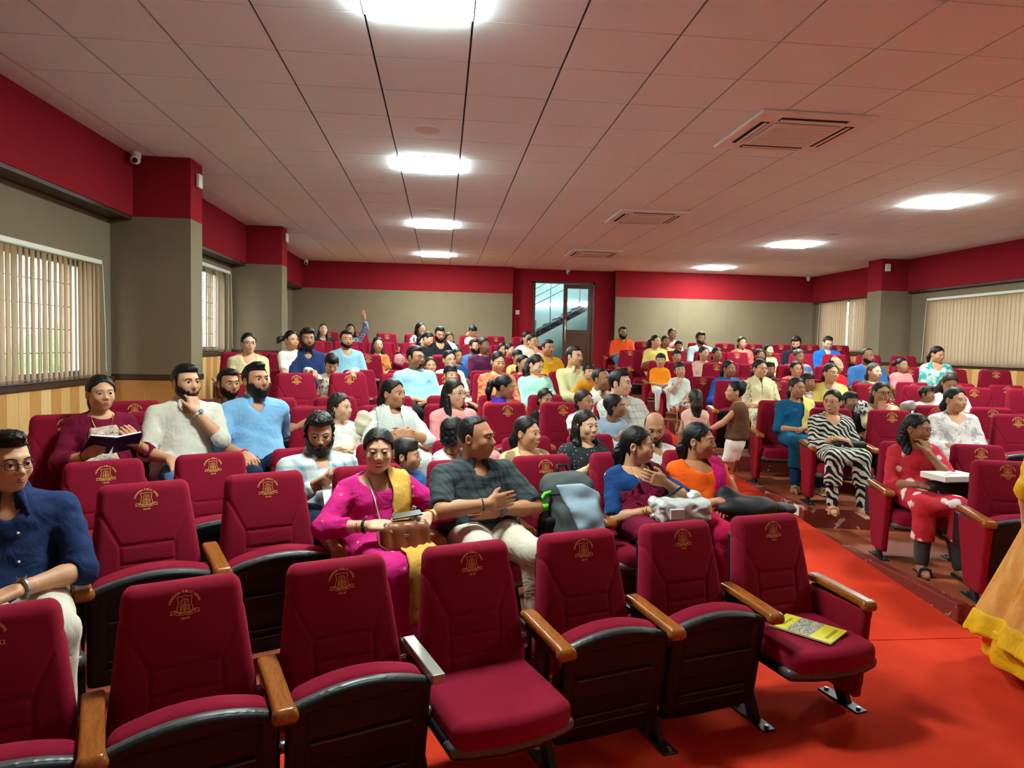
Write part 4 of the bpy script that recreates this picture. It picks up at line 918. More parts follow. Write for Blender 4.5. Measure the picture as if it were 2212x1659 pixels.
    def cloth(p, cut=True):
        d = torso(p, g); sl = sleeves(p)
        if sl is not None: d = sm(d, sl, .016)
        d = d + (.0045 if lod < 2 else .004) * noise3(p, 26 / S, ph) + .003 * noise3(p, 47, ph + 1)
        if kurta and not stand:
            e_ = None
            for hip, K, A in kn: x_ = cone(p, hip, K, .1 * S, .078 * S); e_ = x_ if e_ is None else sm(e_, x_, .05)
            mid0, mid1 = (kn[0][0] + kn[1][0]) / 2, (kn[0][1] + kn[1][1]) / 2; e_ = sm(e_, cone(p, mid0, mid1, .1 * S, .07 * S), .06)
            lowz = .26 if kurta != 'full' else .06
            for hip, K, A in kn: e_ = sm(e_, np.maximum(cone(p, K, A + np.array([0, 0, 0]), .075 * S, .085 * S), lowz - p[:, 2]), .04)
            if kurta == 'full': e_ = sm(e_, np.maximum(cone(p, mid1, (kn[0][2] + kn[1][2]) / 2, .08 * S, .09 * S), lowz - p[:, 2]), .05)
            d = sm(d, e_ + .005 * noise3(p, 22, ph + 2), .05)
        if kurta and stand: d = sm(d, np.maximum(cone(p, P0 + np.array([0, 0, .05]), (P0[0], P0[1], max(pz * .5, .1)), .13 * S, .2 * S) + .008 * np.sin(np.arctan2(p[:, 1] - P0[1], p[:, 0] - P0[0]) * 9), pz * .48 - p[:, 2]), .05)
        if stand and not kurta: d = np.maximum(d, P0[2] + .03 - p[:, 2])
        if cut:
            if neck == 'round': d = smx(d, -ell(p, N + np.array([0, -.035, .03]), (.085 * S, .085 * S, .075 * S)), .008)
            elif neck == 'wide': d = smx(d, -ell(p, N + np.array([0, -.05, .035]), (.115 * S, .11 * S, .13 * S)), .008)
            elif neck == 'v': d = smx(d, -ell(p, N + np.array([0, -.07, .02]), (.07 * S, .09 * S, .15 * S)), .008)
            elif neck == 'collar': d = smx(d, -ell(p, N + np.array([0, -.075, .03]), (.05 * S, .085 * S, .115 * S)), .006)
            elif neck == 'crew': d = smx(d, -ell(p, N + np.array([0, -.01, .045]), (.075 * S, .08 * S, .06 * S)), .008)
        return d
    B.cloth = cloth
    pts = [P0 - .26 * S * fat, P0 + .26 * S * fat, N + np.array([sw + .1, .16, .03]), N - np.array([sw + .1, .16, 0])] + [x for A in B.arms if A for x in (A[0], A[1])] + [A[1] + (A[2] - A[1]) * max(frac - 1, 0) for A in B.arms if A]
    if kurta and not stand: pts += [kn[0][1], kn[1][1], kn[0][2], kn[1][2]]
    if kurta and stand: pts += [np.array([P0[0] - .15, P0[1] - .18, pz * .46]), np.array([P0[0] + .15, P0[1] + .18, pz * .46])]
    pts = np.array(pts); lo, hi = pts.min(0) - .1 * S, pts.max(0) + .1 * S; hi[2] = min(hi[2], max(nz + .07, max([A[1][2] for A in B.arms if A] + [0]) + .1)); lo[2] = max(lo[2], 0.02)
    V, Q = nets(cloth, lo, hi, H['top']); mobj('kurta' if kurta else 'top', mesh_np('top', V, Q, top), e)
    if neck == 'collar' and lod < 3:
        def collar(p):
            o = N + np.array([0, .006, .0]); x, y, z = (p[:, 0] - o[0]) / S, (p[:, 1] - o[1]) / S, (p[:, 2] - o[2]) / S; rad = np.hypot(x, y * .95); zr = z - .3 * y
            d = np.abs(rad - .073 + .42 * (zr - .02)) * .9 - .006; d = np.maximum(d, np.abs(zr - .012) - .03); d = np.maximum(d, (.02 - np.abs(x)) - np.maximum(y + .03, 0) * 9)
            for q in (-1, 1): pl = np.stack([x, y, z], 1); d = np.minimum(d, cone(pl, (q * .036, -.074, .012), (q * .062, -.108, -.058), .02, .007))
            return d * S
        V, Q = nets(collar, N + np.array([-.12, -.15, -.08]) * S, N + np.array([.12, .12, .09]) * S, max(H['top'] * .5, .006)); mobj('collar', mesh_np('collar', V, Q, top), e)
    # ---- bottom garment
    if bottom and legs != 'none':
        cutz = .1 if not (kind == 'c') else .1
        short = isinstance(bottom, tuple); bm_ = bottom[0] if short else bottom
        def pants(p):
            d = leg(p, .012); d = sm(d, ell(p, P0, (.17 * S * fat, .125 * S, .12 * S)), .06)
            if short:
                for hip, K, A in kn: pass
                d = np.maximum(d, np.maximum(-(p[:, 2] - (kn[0][1][2] + (.0 if not stand else .07))), -(p[:, 1] - (kn[0][1][1] + .06)) if not stand else -9))
            return d + .004 * noise3(p, 24, ph + 3)
        pts = np.array([P0] + [x for k_ in kn for x in k_]); lo, hi = pts.min(0) - .13 * S, pts.max(0) + .13 * S; lo[2] = max(lo[2], .075)
        if short and stand: hi[2] = P0[2] + .06 * S
        V, Q = nets(pants, lo, hi, H['bot']); mobj('shorts' if short else 'trousers', mesh_np('trousers', V, Q, bm_), e)
    PEOPLE.append(B)
    if drape:
        for path, width, dm in (drape if isinstance(drape, list) else [drape]): drape_cloth(B, path, width, dm)
    return B
def drape_cloth(B, path, width, dm, off=.014, name='dupatta', n=26, m=9, amp=.0045):
    """a cloth strip laid on the garment: path points are (x, z) or (x, y, z) in the person frame scaled from the torso"""
    P = np.array(path, float); tt = np.linspace(0, len(P) - 1, n); C = np.stack([np.interp(tt, range(len(P)), P[:, k]) for k in range(3)], 1)
    f = lambda p: B.cloth(p, False)
    def grad(p):
        h = .006; g = np.stack([f(p + np.eye(3)[k] * h) - f(p - np.eye(3)[k] * h) for k in range(3)], 1); return g / (np.linalg.norm(g, axis=1)[:, None] + 1e-9)
    C = C.astype(np.float32)
    for _ in range(4): C = C - ((f(C) - off)[:, None] * grad(C)) * .8
    T_ = np.gradient(C, axis=0); T_ /= np.linalg.norm(T_, axis=1)[:, None] + 1e-9; G = grad(C); Wd = np.cross(T_, G)
    wv = width if isinstance(width, (list, tuple)) else [width] * 2; wi = np.interp(np.linspace(0, 1, n), np.linspace(0, 1, len(wv)), wv)
    U = np.linspace(-.5, .5, m); X = (C[:, None, :] + Wd[:, None, :] * (U[None, :, None] * wi[:, None, None])).reshape(-1, 3).astype(np.float32); fold = np.tile(amp * np.cos(np.arange(m) * PI), n)
    for _ in range(3): X = X - ((f(X) - off - fold)[:, None] * grad(X)) * .8
    G2 = grad(X); V = np.concatenate([X, X - G2 * .005]); F = []
    N_ = n * m
    for i in range(n - 1):
        for j in range(m - 1): a = i * m + j; F += [(a, a + 1, a + m + 1, a + m), (N_ + a, N_ + a + m, N_ + a + m + 1, N_ + a + 1)]
    for i in range(n - 1):
        for j in (0, m - 1): a = i * m + j; F.append((a, a + m, N_ + a + m, N_ + a) if j == 0 else (a + m, a, N_ + a, N_ + a + m))
    for j in range(m - 1):
        for i in (0, n - 1): a = i * m + j; F.append((a + 1, a, N_ + a, N_ + a + 1) if i == 0 else (a, a + 1, N_ + a + 1, N_ + a))
    return mobj(name, mesh_np(name, V, np.array(F), dm), B.e)
# ------------------------------------------------------------------ garments
def cl(rgb, rough=.85, spec=.15):
    name = 'cloth_%02x%02x%02x' % rgb
    if name in MATS: return MATS[name]
    m = mat(name, rgb, rough, spec=spec, sheen=.15); nt = m.node_tree; b = nt.nodes['Principled BSDF']
    tc = nt.nodes.new('ShaderNodeTexCoord'); n = nt.nodes.new('ShaderNodeTexNoise'); n.inputs['Scale'].default_value = 9; n.inputs['Detail'].default_value = 3; n.inputs['Distortion'].default_value = .8
    bp = nt.nodes.new('ShaderNodeBump'); bp.inputs['Strength'].default_value = .6; bp.inputs['Distance'].default_value = .03
    nt.links.new(tc.outputs['Object'], n.inputs['Vector']); nt.links.new(n.outputs[0], bp.inputs['Height']); nt.links.new(bp.outputs[0], b.inputs['Normal']); return m
def foldbump(m):
    nt = m.node_tree; b = nt.nodes['Principled BSDF']; tc = nt.nodes.new('ShaderNodeTexCoord'); n = nt.nodes.new('ShaderNodeTexNoise'); n.inputs['Scale'].default_value = 9; n.inputs['Detail'].default_value = 3; n.inputs['Distortion'].default_value = .8
    bp = nt.nodes.new('ShaderNodeBump'); bp.inputs['Strength'].default_value = .6; bp.inputs['Distance'].default_value = .03
    nt.links.new(tc.outputs['Object'], n.inputs['Vector']); nt.links.new(n.outputs[0], bp.inputs['Height']); nt.links.new(bp.outputs[0], b.inputs['Normal']); return m
def pat(name, c1, c2, kind, scale, **k): return foldbump(two_tone('print_' + name, c1, c2, kind, scale, .85, **k))
T_CHECK = pat('dark_check', (58, 66, 70), (30, 34, 38), 'plaid', 70, thr=.5, soft=.25)
T_PLAID = pat('pale_plaid', (200, 206, 204), (112, 136, 162), 'plaid', 34, thr=.42, soft=.2)
T_GRID = pat('grid_check', (206, 208, 198), (120, 124, 118), 'plaid', 52, thr=.16, soft=.06)
T_ZEBRA = pat('zebra', (206, 204, 190), (22, 24, 26), 'wave', 9, dist=7, thr=.5, soft=.05)
T_REDFLOR = pat('red_floral', (196, 44, 58), (240, 222, 220), 'voronoi', 9, dist=.35, thr=.48, soft=.04)
T_WHITEFLOR = pat('white_floral', (226, 220, 216), (180, 174, 178), 'noise', 13, dist=1, thr=.56, soft=.04)
T_CREAMFLOR = pat('cream_floral', (224, 214, 176), (150, 146, 104), 'noise', 20, dist=.6, thr=.57, soft=.04)
T_CREAMPRINT = pat('cream_print', (214, 194, 148), (150, 122, 84), 'voronoi', 11, dist=.1, thr=.5, soft=.08)
T_DOTS = pat('black_dots', (38, 42, 46), (196, 198, 192), 'dots', 42, dist=.2, thr=.16, soft=.03)
T_MAGENTA = pat('magenta_motif', (196, 24, 116), (206, 150, 90), 'dots', 17, dist=.5, thr=.13, soft=.03)
T_BLUEBLOUSE = pat('blue_drops', (22, 62, 118), (220, 228, 236), 'dots', 14, dist=.45, thr=.12, soft=.02)
T_ORANGEPRINT = pat('orange_paisley', (206, 140, 96), (176, 74, 50), 'noise', 22, dist=1.5, thr=.53, soft=.05)
T_REDPRINT = pat('red_paisley', (206, 88, 76), (232, 170, 150), 'noise', 24, dist=1.2, thr=.57, soft=.04)
T_BOYPRINT = pat('boy_print', (226, 216, 202), (120, 84, 66), 'noise', 26, dist=.8, thr=.58, soft=.03)
T_TEALPRINT = pat('teal_print', (204, 226, 214), (60, 166, 160), 'noise', 12, dist=.5, thr=.5, soft=.06)
T_BROWNPRINT = pat('brown_print', (92, 72, 44), (190, 160, 110), 'dots', 22, dist=.7, thr=.2, soft=.04)
T_PURPLE = cl((84, 30, 66)); T_WHITE = cl((226, 224, 216)); T_OFFW = cl((212, 208, 192)); T_CREAM = cl((222, 204, 156)); T_LBLUE = cl((126, 176, 218)); T_SKY = cl((150, 200, 220)); T_NAVY = cl((32, 48, 88)); T_DKNAVY = cl((24, 30, 52)); T_BLACK = cl((26, 26, 28)); T_JEAN = cl((84, 116, 152)); T_KHAKI = cl((206, 198, 180)); T_MUST = cl((206, 150, 24)); T_YEL = cl((226, 206, 112)); T_PINK = cl((228, 150, 150)); T_PEACH = cl((230, 186, 166)); T_MINT = cl((166, 216, 202)); T_BEIGE = cl((206, 200, 150)); T_TEAL = cl((18, 86, 122)); T_BLUE = cl((24, 92, 178)); T_ROYAL = cl((30, 110, 220)); T_DENIM = cl((56, 104, 160)); T_ORANGE = cl((240, 96, 20)); T_OR2 = cl((226, 82, 34)); T_KORANGE = cl((242, 140, 24)); T_RED = cl((206, 30, 44)); T_MAROON = cl((112, 16, 50)); T_GREY = cl((206, 212, 206)); T_BROWN = cl((96, 66, 44)); T_GOLDDUP = pat('mustard_tie_dye', (206, 160, 70), (236, 214, 150), 'dots', 24, dist=.6, thr=.16, soft=.05)
# ------------------------------------------------------------------ small worn things
def wrist_ring(B, k, mm, name='bracelet', r=.031, w=.006, t=.06, n=14, dial=None):
    Sh, E, W_, u, nn, ww, cu = B.arms[k]; ax = (E - W_) / np.linalg.norm(E - W_); c = W_ + ax * t; a = np.cross(ax, [0, 0, 1.0]); a /= np.linalg.norm(a); b = np.cross(ax, a); S = B.S
    m = MB(); m.tube([c + (a * math.cos(q) + b * math.sin(q)) * r * S for q in np.linspace(0, 2 * PI, n)], w, 6, cap=False); o = m.build(name, mm, B.e, True)
    if dial:
        up = -nn; up = up - ax * (up @ ax); up /= np.linalg.norm(up); d = MB(); d.tube([c + up * (r - .002) * S, c + up * (r + .011) * S], .0165, 16); d.build('watch_case', M_STEEL, o, False); d = MB(); d.tube([c + up * (r + .0111) * S, c + up * (r + .0122) * S], .0135, 16); d.build('watch_face', dial, o)
    return o
def necklace(B, mm, dz=.1, r=.0022, name='necklace', w=.062, pend=None):
    N, S = B.N, B.S; pts = [(N[0] + w * S * math.cos(t), N[1] + .0, N[2] - .0 - dz * max(0, math.sin(t))**1.3) for t in np.linspace(0, PI, 15)]
    X = np.array(pts, np.float32); X[:, 1] = N[1] - .4
    for it in range(40): X[:, 1] += np.minimum(B.cloth(X, True), B.torso(X, -.004)) * .7
    X[:, 1] -= .004 + r
    o = MB().tube([tuple(v) for v in X], r, 6).build(name, mm, B.e, True)
    if pend is not None:
        c = X[len(X) // 2]; V, F = uvell((c[0], c[1] - .004, c[2] - .02), (.02, .006, .022), 14, 8); mobj('pendant', mesh_np('pendant', V, F, pend), o)
        for k in range(5): V, F = uvell((c[0] - .016 + .008 * k, c[1] - .006, c[2] - .047), (.0035, .0035, .006), 8, 6); mobj('bead', mesh_np('bead', V, F, M_WHITE), o)
    return o
M_JEWEL = mat('gold_jewel', (214, 160, 64), .25, metal=.9); M_PEARL = mat('pearl_string', (226, 206, 196), .35); M_REDTH = mat('red_thread', (190, 20, 36), .8); M_WBLUE = mat('dial_blue', (80, 150, 190), .2); M_WDARK = mat('dial_dark', (30, 34, 40), .2)
def spath(B, s, zend=.0, xin=.0, xo=.085, y2=None, yb=.12):
    """over the shoulder of side s and down the front"""
    N, P0, S = B.N, B.P0, B.S; x = N[0] + s * xo * S
    return [(x, N[1] + yb, N[2] - .12), (x, N[1] + .02, N[2] - .0), (x, N[1] - .1, N[2] - .06), (x - s * .3 * xin, N[1] - .2, N[2] - .2), (x - s * xin, P0[1] - .2, P0[2] + .08 + zend)]
# ------------------------------------------------------------------ the audience, left block
L, R_ = -1, 1
B_ = person('man in navy shirt and glasses at the left edge, watch on wrist', 14, 998, 2, L, 'm', skin=1, yaw=58, pitch=4, hair='quiff', glasses='dark', top=T_NAVY, sleeve='rolled', neck='collar', bottom=T_KHAKI, arms=('thigh', ((.02, -.50, .655), (-.85, -.5, -.1), (0, 0, -1), (.9, .1, -.5), .25)), fw=.24, fat=1.08, hs=.97)
wrist_ring(B_, 1, M_STEEL, 'wristwatch', .033, .0085, .015, dial=M_WDARK)
for zz in (.25, .13, .02): 
    p = np.array([[0.03, B_.P0[1] - .4, B_.P0[2] + zz + .16]], np.float32)
    for _ in range(8): p[:, 1] += B_.cloth(p, False)[0] - .001
    V, F = uvell(p[0], (.006, .003, .006), 10, 6); mobj('button', mesh_np('button', V, F, M_WHITE), B_.e)
B_ = person('smiling woman in magenta kurta with mustard dupatta and pearl necklace', 818, 974, 2, L, 'f', skin=0, yaw=6, pitch=2, smile=True, hair='low', top=T_MAGENTA, sleeve='threeq', neck='wide', kurta='full', bottom=T_MAGENTA, arms=(((-.13, -.44, .70), (.75, -.55, .05), (.2, .3, -.9), (-1.2, .1, -.5), .5), ((.17, -.43, .71), (-.5, -.75, -.1), (-.5, .2, -.8), (1.2, .1, -.5), .5)), fat=1.1); MAG = B_
drape_cloth(B_, spath(B_, 1, -.02, .02), [.1, .13, .13, .15], T_GOLDDUP); drape_cloth(B_, [(.1, -.43, .62), (.09, -.55, .6), (.08, -.66, .52), (.08, -.72, .3)], [.12, .17, .2], T_GOLDDUP)
necklace(B_, M_PEARL, .26, .0042, w=.07, pend=M_JEWEL); necklace(B_, M_PLASTIC, .13, .0018, 'chain', .06); wrist_ring(B_, 0, M_PLASTIC, 'wristwatch', .03, .008, .03); wrist_ring(B_, 0, M_JEWEL, 'bracelet', .031, .0025, .06); wrist_ring(B_, 1, M_JEWEL, 'bangle', .034, .004, .03)
V, F = uvell((0, -.098, .045), (.0032, .002, .0032), 8, 6); mobj('bindi', mesh_np('bindi', B_.hx(V), F, M_MAROONX := mat('bindi_red', (120, 14, 30), .6)), B_.e)
B_ = person('heavy man in dark checked shirt with folded arms and moustache', 1030, 945, 2, L, 'm', skin=2, yaw=62, hair='receding', beard='moustache', top=T_CHECK, sleeve='half', neck='collar', fat=1.3, arms=('cross', 'cross'), bottom=T_KHAKI)
wrist_ring(B_, 1, M_STEEL, 'wristwatch', .032, .0095, .02, dial=M_WBLUE); wrist_ring(B_, 0, M_PLASTIC, 'wristband', .03, .005, .04)
B_ = person('woman in blue drop-print blouse and maroon saree holding a phone', 1378, 962, 2, L, 'f', skin=1, yaw=62, pitch=2, smile=True, hair='low', top=T_BLUEBLOUSE, sleeve='half', neck='wide', bottom=T_MAROON, arms=('lap', ((.05, -.40, .80), (-.85, -.1, .25), (0, .9, .1), (.9, .1, -.6), .4))); SAR = B_
drape_cloth(B_, [(-.16, -.2, B_.P0[2] + .02), (-.1, -.4, B_.P0[2] + .12), (.02, -.42, B_.P0[2] + .2), (.1, -.3, B_.N[2] - .12), (.11, -.12, B_.N[2] - .01), (.11, .05, B_.N[2] - .1)], [.2, .24, .22, .13, .12, .12], T_MAROON, name='saree'); drape_cloth(B_, [(-.13, -.25, .62), (-.1, -.5, .62), (-.06, -.68, .56), (-.05, -.74, .3)], [.2, .3, .34], T_MAROON, name='saree_skirt')
necklace(B_, M_JEWEL, .16, .002, 'gold_chain'); wrist_ring(B_, 0, M_JEWEL, 'bangle', .033, .0045, .02); wrist_ring(B_, 0, M_JEWEL, 'bangle', .033, .003, .04)
B_ = person('woman in orange kurta with magenta dupatta and black bag', 1512, 952, 2, L, 'f', skin=2, yaw=46, fat=1.12, hair='low', top=T_ORANGE, sleeve='elbow', neck='wide', bottom=cl((186, 20, 70)), arms=('lap2', 'lap')); ORG = B_
drape_cloth(B_, spath(B_, 1, .06, .03), [.1, .14, .14, .12], cl((206, 16, 104))); wrist_ring(B_, 1, M_JEWEL, 'bangle', .032, .003, .02)
B_ = person('bearded man with glasses in pale plaid shirt looking down', 690, 935, 3, L, 'm', lod=0, skin=1, yaw=14, pitch=14, hair='curlyman', beard='long', glasses='gold', top=T_PLAID, sleeve='long', neck='collar', fat=1.2, bottom=T_DKNAVY, arms=('hold', 'lap')); PLA = B_
person('small boy in blue shirt beside the magenta woman', 878, 984, 3, L, 'c', skin=1, yaw=78, hair='boy', top=T_DENIM, sleeve='half', neck='crew', bottom=T_DKNAVY, arms=('lap', 'lap'))
person('curly haired girl half hidden behind the checked-shirt man', 984, 936, 3, L, 'c', skin=3, yaw=100, hair='curlygirl', top=T_WHITE, sleeve='none', neck='wide', bottom=T_WHITE, S=.75)
B_ = person('smiling woman in cream printed kurta behind the backpack', 1140, 935, 3, L, 'f', skin=1, yaw=48, smile=True, hair='low', top=T_CREAMPRINT, sleeve='half', neck='v', kurta=True, bottom=T_CREAM)
B_ = person('woman with long wavy hair in black dotted dress', 1266, 920, 3, L, 'f', lod=0, skin=0, yaw=28, smile=True, hair='longwavy', top=T_DOTS, sleeve='elbow', neck='round', kurta=True, bottom=T_BLACK, arms=('hold', 'lap'))
B_ = person('balding man in white shirt looking down, behind the saree woman', 1414, 925, 3, L, 'm', skin=2, yaw=-12, pitch=16, hair='bald', beard='short', top=T_WHITE, sleeve='half', neck='collar', bottom=T_DKNAVY)
B_ = person('woman in maroon kurta reading a dark blue book by the wall', 218, 850, 4, L, 'f', skin=1, yaw=42, smile=False, hair='low', top=T_MAROON, sleeve='threeq', neck='round', kurta='full', bottom=T_MAROON, arms=(((-.1, -.47, .71), (.5, -.4, .5), (.4, .3, .8), None, .5), ((.16, -.45, .76), (-.3, -.5, .6), (-.6, .3, .5), None, .5))); BOOKW = B_
drape_cloth(B_, [(0, -.3, B_.N[2] - .05), (0, -.42, B_.N[2] - .14), (0, -.45, B_.N[2] - .26)], [.16, .18, .17], pat('silver_yoke', (186, 156, 136), (222, 206, 190), 'noise', 40, dist=1, thr=.5, soft=.1), off=.008, name='embroidered_yoke', amp=0); necklace(B_, M_JEWEL, .11, .002, 'gold_chain'); wrist_ring(B_, 0, M_REDTH, 'bracelet', .03, .003, .03); wrist_ring(B_, 1, M_JEWEL, 'bangle', .032, .004, .02)
B_ = person('bearded man in white shirt with a hand at his mouth', 402, 826, 4, L, 'm', skin=1, yaw=48, hair='man', beard='short', top=T_OFFW, sleeve='rolled', neck='collar', fat=1.1, bottom=T_JEAN, arms=('thigh', 'chin'))
wrist_ring(B_, 1, M_WHITE, 'wristwatch', .031, .008, .03, dial=M_WBLUE)
B_ = person('bearded man in sky blue shirt with arm along the next seat', 553, 822, 4, L, 'm', skin=2, yaw=46, pitch=-5, hair='quiff', beard='full', top=T_LBLUE, sleeve='rolled', neck='collar', fat=1.08, bottom=T_DKNAVY, arms=('thigh', ((.47, -.02, .82), (.8, .1, -.6), (0, .3, -1), (.4, .5, -.5), .5)))
wrist_ring(B_, 0, M_REDTH, 'red_thread', .031, .006, .02)
V, F = uvell((.09, B_.P0[1] - .135, B_.N[2] - .2), (.035, .003, .006), 12, 6); 
person('curly haired girl in white top beside the plaid-shirt man', 735, 880, 4, L, 'c', skin=0, yaw=62, hair='curlygirl', hairmat=M_HAIRB, top=T_WHITE, sleeve='short', neck='round', bottom=T_WHITE, seat_z=.56, arms=('lap', 'lap'))
B_ = person('woman in pale grey kurta with folded hands and bangles', 850, 850, 4, L, 'f', skin=2, yaw=55, hair='low', top=T_GREY, sleeve='elbow', neck='round', kurta=True, bottom=T_WHITE, arms=('fold', 'fold'), fat=1.1); wrist_ring(B_, 0, M_JEWEL, 'bangle', .032, .004, .03)
drape_cloth(B_, spath(B_, -1, .12, .0), [.09, .12, .13], T_GREY); drape_cloth(B_, spath(B_, 1, .12, .0), [.09, .12, .13], T_GREY)
B_ = person('woman in pink top with glasses and loose dark hair', 983, 850, 4, L, 'f', skin=0, yaw=46, hair='long', glasses='gold', top=T_PINK, sleeve='long', neck='round', kurta=True, bottom=T_PINK, lx=-.02)
person('girl in white frock turned away, left of the blue-dress girl', 1262, 868, 4, L, 'c', skin=2, yaw=35, hair='bob', hairmat=M_HAIRB, top=T_WHITE, sleeve='short', neck='round', bottom=T_WHITE, seat_z=.6)
person('girl in pale blue dress with hair clip looking right', 1328, 878, 4, L, 'c', skin=3, yaw=68, hair='bob', top=cl((170, 196, 220)), sleeve='short', neck='round', kurta=True, bottom=cl((170, 196, 220)), fw=.32, seat_z=.55)
B_ = person('smiling man in white grid-check shirt beside the aisle', 1340, 828, 4, L, 'm', skin=0, yaw=52, smile=True, hair='man', top=T_GRID, sleeve='half', neck='collar', bottom=T_DKNAVY, fat=1.05, fw=.12, lx=-.1)
person('man in brown shirt behind the sky blue shirt man', 494, 829, 5, L, 'm', skin=2, yaw=40, hair='man', beard='short', top=T_BROWN, sleeve='half', neck='collar', bottom=T_DKNAVY)
B_ = person('woman with blue dupatta in profile, hair tied back', 1090, 836, 5, L, 'f', skin=2, yaw=78, pitch=12, hair='pony', top=cl((206, 70, 60)), sleeve='half', neck='round', kurta=True, bottom=T_RED); drape_cloth(B_, spath(B_, -1, .1, .0, .07), [.14, .15, .15], cl((58, 36, 150)))
person('little girl with white hair clip between two empty chairs', 1178, 862, 5, L, 'c', skin=2, yaw=20, pitch=10, hair='bob', top=T_BLACK, sleeve='short', neck='wide', bottom=T_BLACK)
person('moustached man in cream shirt behind the blue-dress girl', 1300, 820, 5, L, 'm', skin=3, yaw=42, hair='receding', beard='moustache', top=T_OFFW, sleeve='half', neck='collar', bottom=T_DKNAVY, fat=1.1)
person('boy in printed white shirt hanging his arms over two chair backs', 716, 786, 6, L, 'c', skin=1, yaw=18, pitch=32, hair='boy', top=T_BOYPRINT, sleeve='threeq', neck='round', bottom=T_DKNAVY, stand=(None, 0, 18), fw=-.22, arms=(((-.2, -.17, .93), (-.2, -.5, -.85), (0, .4, -.5), (-.9, 0, .5), .3), ((.2, -.17, .93), (.2, -.5, -.85), (0, .4, -.5), (.9, 0, .5), .3)))
person('man with goatee and glasses in pale blue t-shirt', 898, 772, 6, L, 'm', skin=2, yaw=48, hair='man', beard='goatee', glasses='thick', top=T_SKY, sleeve='half', neck='crew', bottom=T_BLACK, fat=1.08)
person('boy in white shirt in front of the white-clad woman', 974, 810, 6, L, 'c', skin=1, yaw=25, hair='boy', top=T_WHITE, sleeve='half', neck='round', bottom=T_DKNAVY)
B_ = person('woman in orange paisley kurta looking down', 1076, 782, 6, L, 'f', skin=1, yaw=18, pitch=12, hair='bun', top=T_ORANGEPRINT, sleeve='elbow', neck='round', kurta=True, bottom=T_ORANGEPRINT, fat=1.25)
person('woman in mint kurta looking down with hair over shoulder', 1158, 788, 6, L, 'f', skin=0, yaw=38, pitch=22, hair='oneside', top=T_MINT, sleeve='long', neck='round', kurta=True, bottom=T_MINT)
person('man in beige shirt with moustache next to the toddler', 1241, 770, 6, L, 'm', skin=1, yaw=36, hair='man', beard='moustache', top=T_BEIGE, sleeve='long', neck='collar', bottom=T_KHAKI, lx=-.1)
person('toddler in mustard jumper on the lap of the beige-shirt man', 1272, 804, 6, L, 'c', S=.55, hs=.8, skin=1, yaw=10, hair='boy', top=cl((206, 134, 28)), sleeve='long', neck='crew', bottom=T_DKNAVY, seat_z=.62, fw=.36)
person('woman in cream kurta with glasses by the left wall', 537, 742, 7, L, 'f', skin=0, yaw=28, hair='low', glasses='dark', top=T_CREAM, sleeve='elbow', neck='v', kurta=True, bottom=T_CREAM, fat=1.15)
person('girl in white t-shirt with a side ponytail', 630, 735, 7, L, 'c', skin=1, yaw=42, hair='sidepony', top=T_WHITE, sleeve='half', neck='crew', bottom=T_GREY, seat_z=.62, arms=('lap', ((.3, -.1, .95), (.4, -.4, -.8))))
person('bearded man in navy shirt beside the ponytail girl', 664, 733, 7, L, 'm', skin=3, yaw=25, hair='curlyman', beard='full', top=T_NAVY, sleeve='half', neck='collar', bottom=T_DKNAVY)
person('little girl peeping between the goatee man and white-clad woman', 930, 790, 7, L, 'c', skin=1, yaw=10, hair='bob', hairmat=M_HAIRB, top=T_PINK, sleeve='half', neck='round', bottom=T_PINK)
person('woman in white with rimless glasses behind the white-shirt boy', 971, 777, 7, L, 'f', skin=0, yaw=22, hair='bun', glasses='gold', top=T_WHITE, sleeve='half', neck='round', kurta=True, bottom=T_WHITE)
person('woman with round glasses in red behind the orange paisley woman', 1131, 786, 7, L, 'f', skin=1, yaw=25, hair='low', glasses='gold', top=cl((150, 40, 46)), sleeve='half', neck='round', bottom=T_MAROON)
person('boy in yellow shirt behind the round-glasses woman', 1118, 772, 8, L, 'c', skin=2, yaw=20, hair='boy', top=T_YEL, sleeve='half', neck='crew', bottom=T_DKNAVY)
person('woman in purple kurta with a white strap across', 1046, 747, 8, L, 'f', skin=3, yaw=25, hair='low', top=T_PURPLE, sleeve='long', neck='round', kurta=True, bottom=T_PURPLE)
person('man in mustard yellow shirt with moustache near the door', 1184, 752, 8, L, 'm', skin=2, yaw=22, hair='man', beard='moustache', top=T_MUST, sleeve='half', neck='collar', bottom=T_DKNAVY)
person('dark haired little girl beside the purple kurta woman', 989, 769, 8, L, 'c', skin=1, yaw=20, hair='bob', top=T_DENIM, sleeve='half', neck='round', bottom=T_NAVY)
person('man in pale blue shirt with stubble in the back left', 748, 734, 8, L, 'm', skin=1, yaw=24, hair='man', beard='stubble', top=T_SKY, sleeve='half', neck='collar', bottom=T_DKNAVY)
person('girl in orange and brown dress beside an empty chair', 816, 745, 9, L, 'f', S=.85, skin=1, yaw=22, hair='long', top=pat('orange_brown', (226, 118, 40), (110, 80, 50), 'noise', 14, dist=.5, thr=.55, soft=.05), sleeve='half', neck='round', kurta=True, bottom=T_ORANGE)
person('bearded man in dark blue shirt behind the purple kurta woman', 1026, 749, 9, L, 'm', skin=2, yaw=30, hair='man', beard='short', top=T_DENIM, sleeve='half', neck='collar', bottom=T_DKNAVY)
person('smiling girl in maroon looking right behind the yellow-shirt boy', 1102, 757, 9, L, 'c', S=.8, skin=1, yaw=35, smile=True, hair='low', top=T_MAROON, sleeve='half', neck='round', bottom=T_MAROON)
person('child with dark hair at the left of the smiling girl in maroon', 1086, 756, 9, L, 'c', S=.75, skin=2, yaw=15, hair='bob', top=T_BROWN, sleeve='half', neck='round', bottom=T_BROWN, fw=.05)
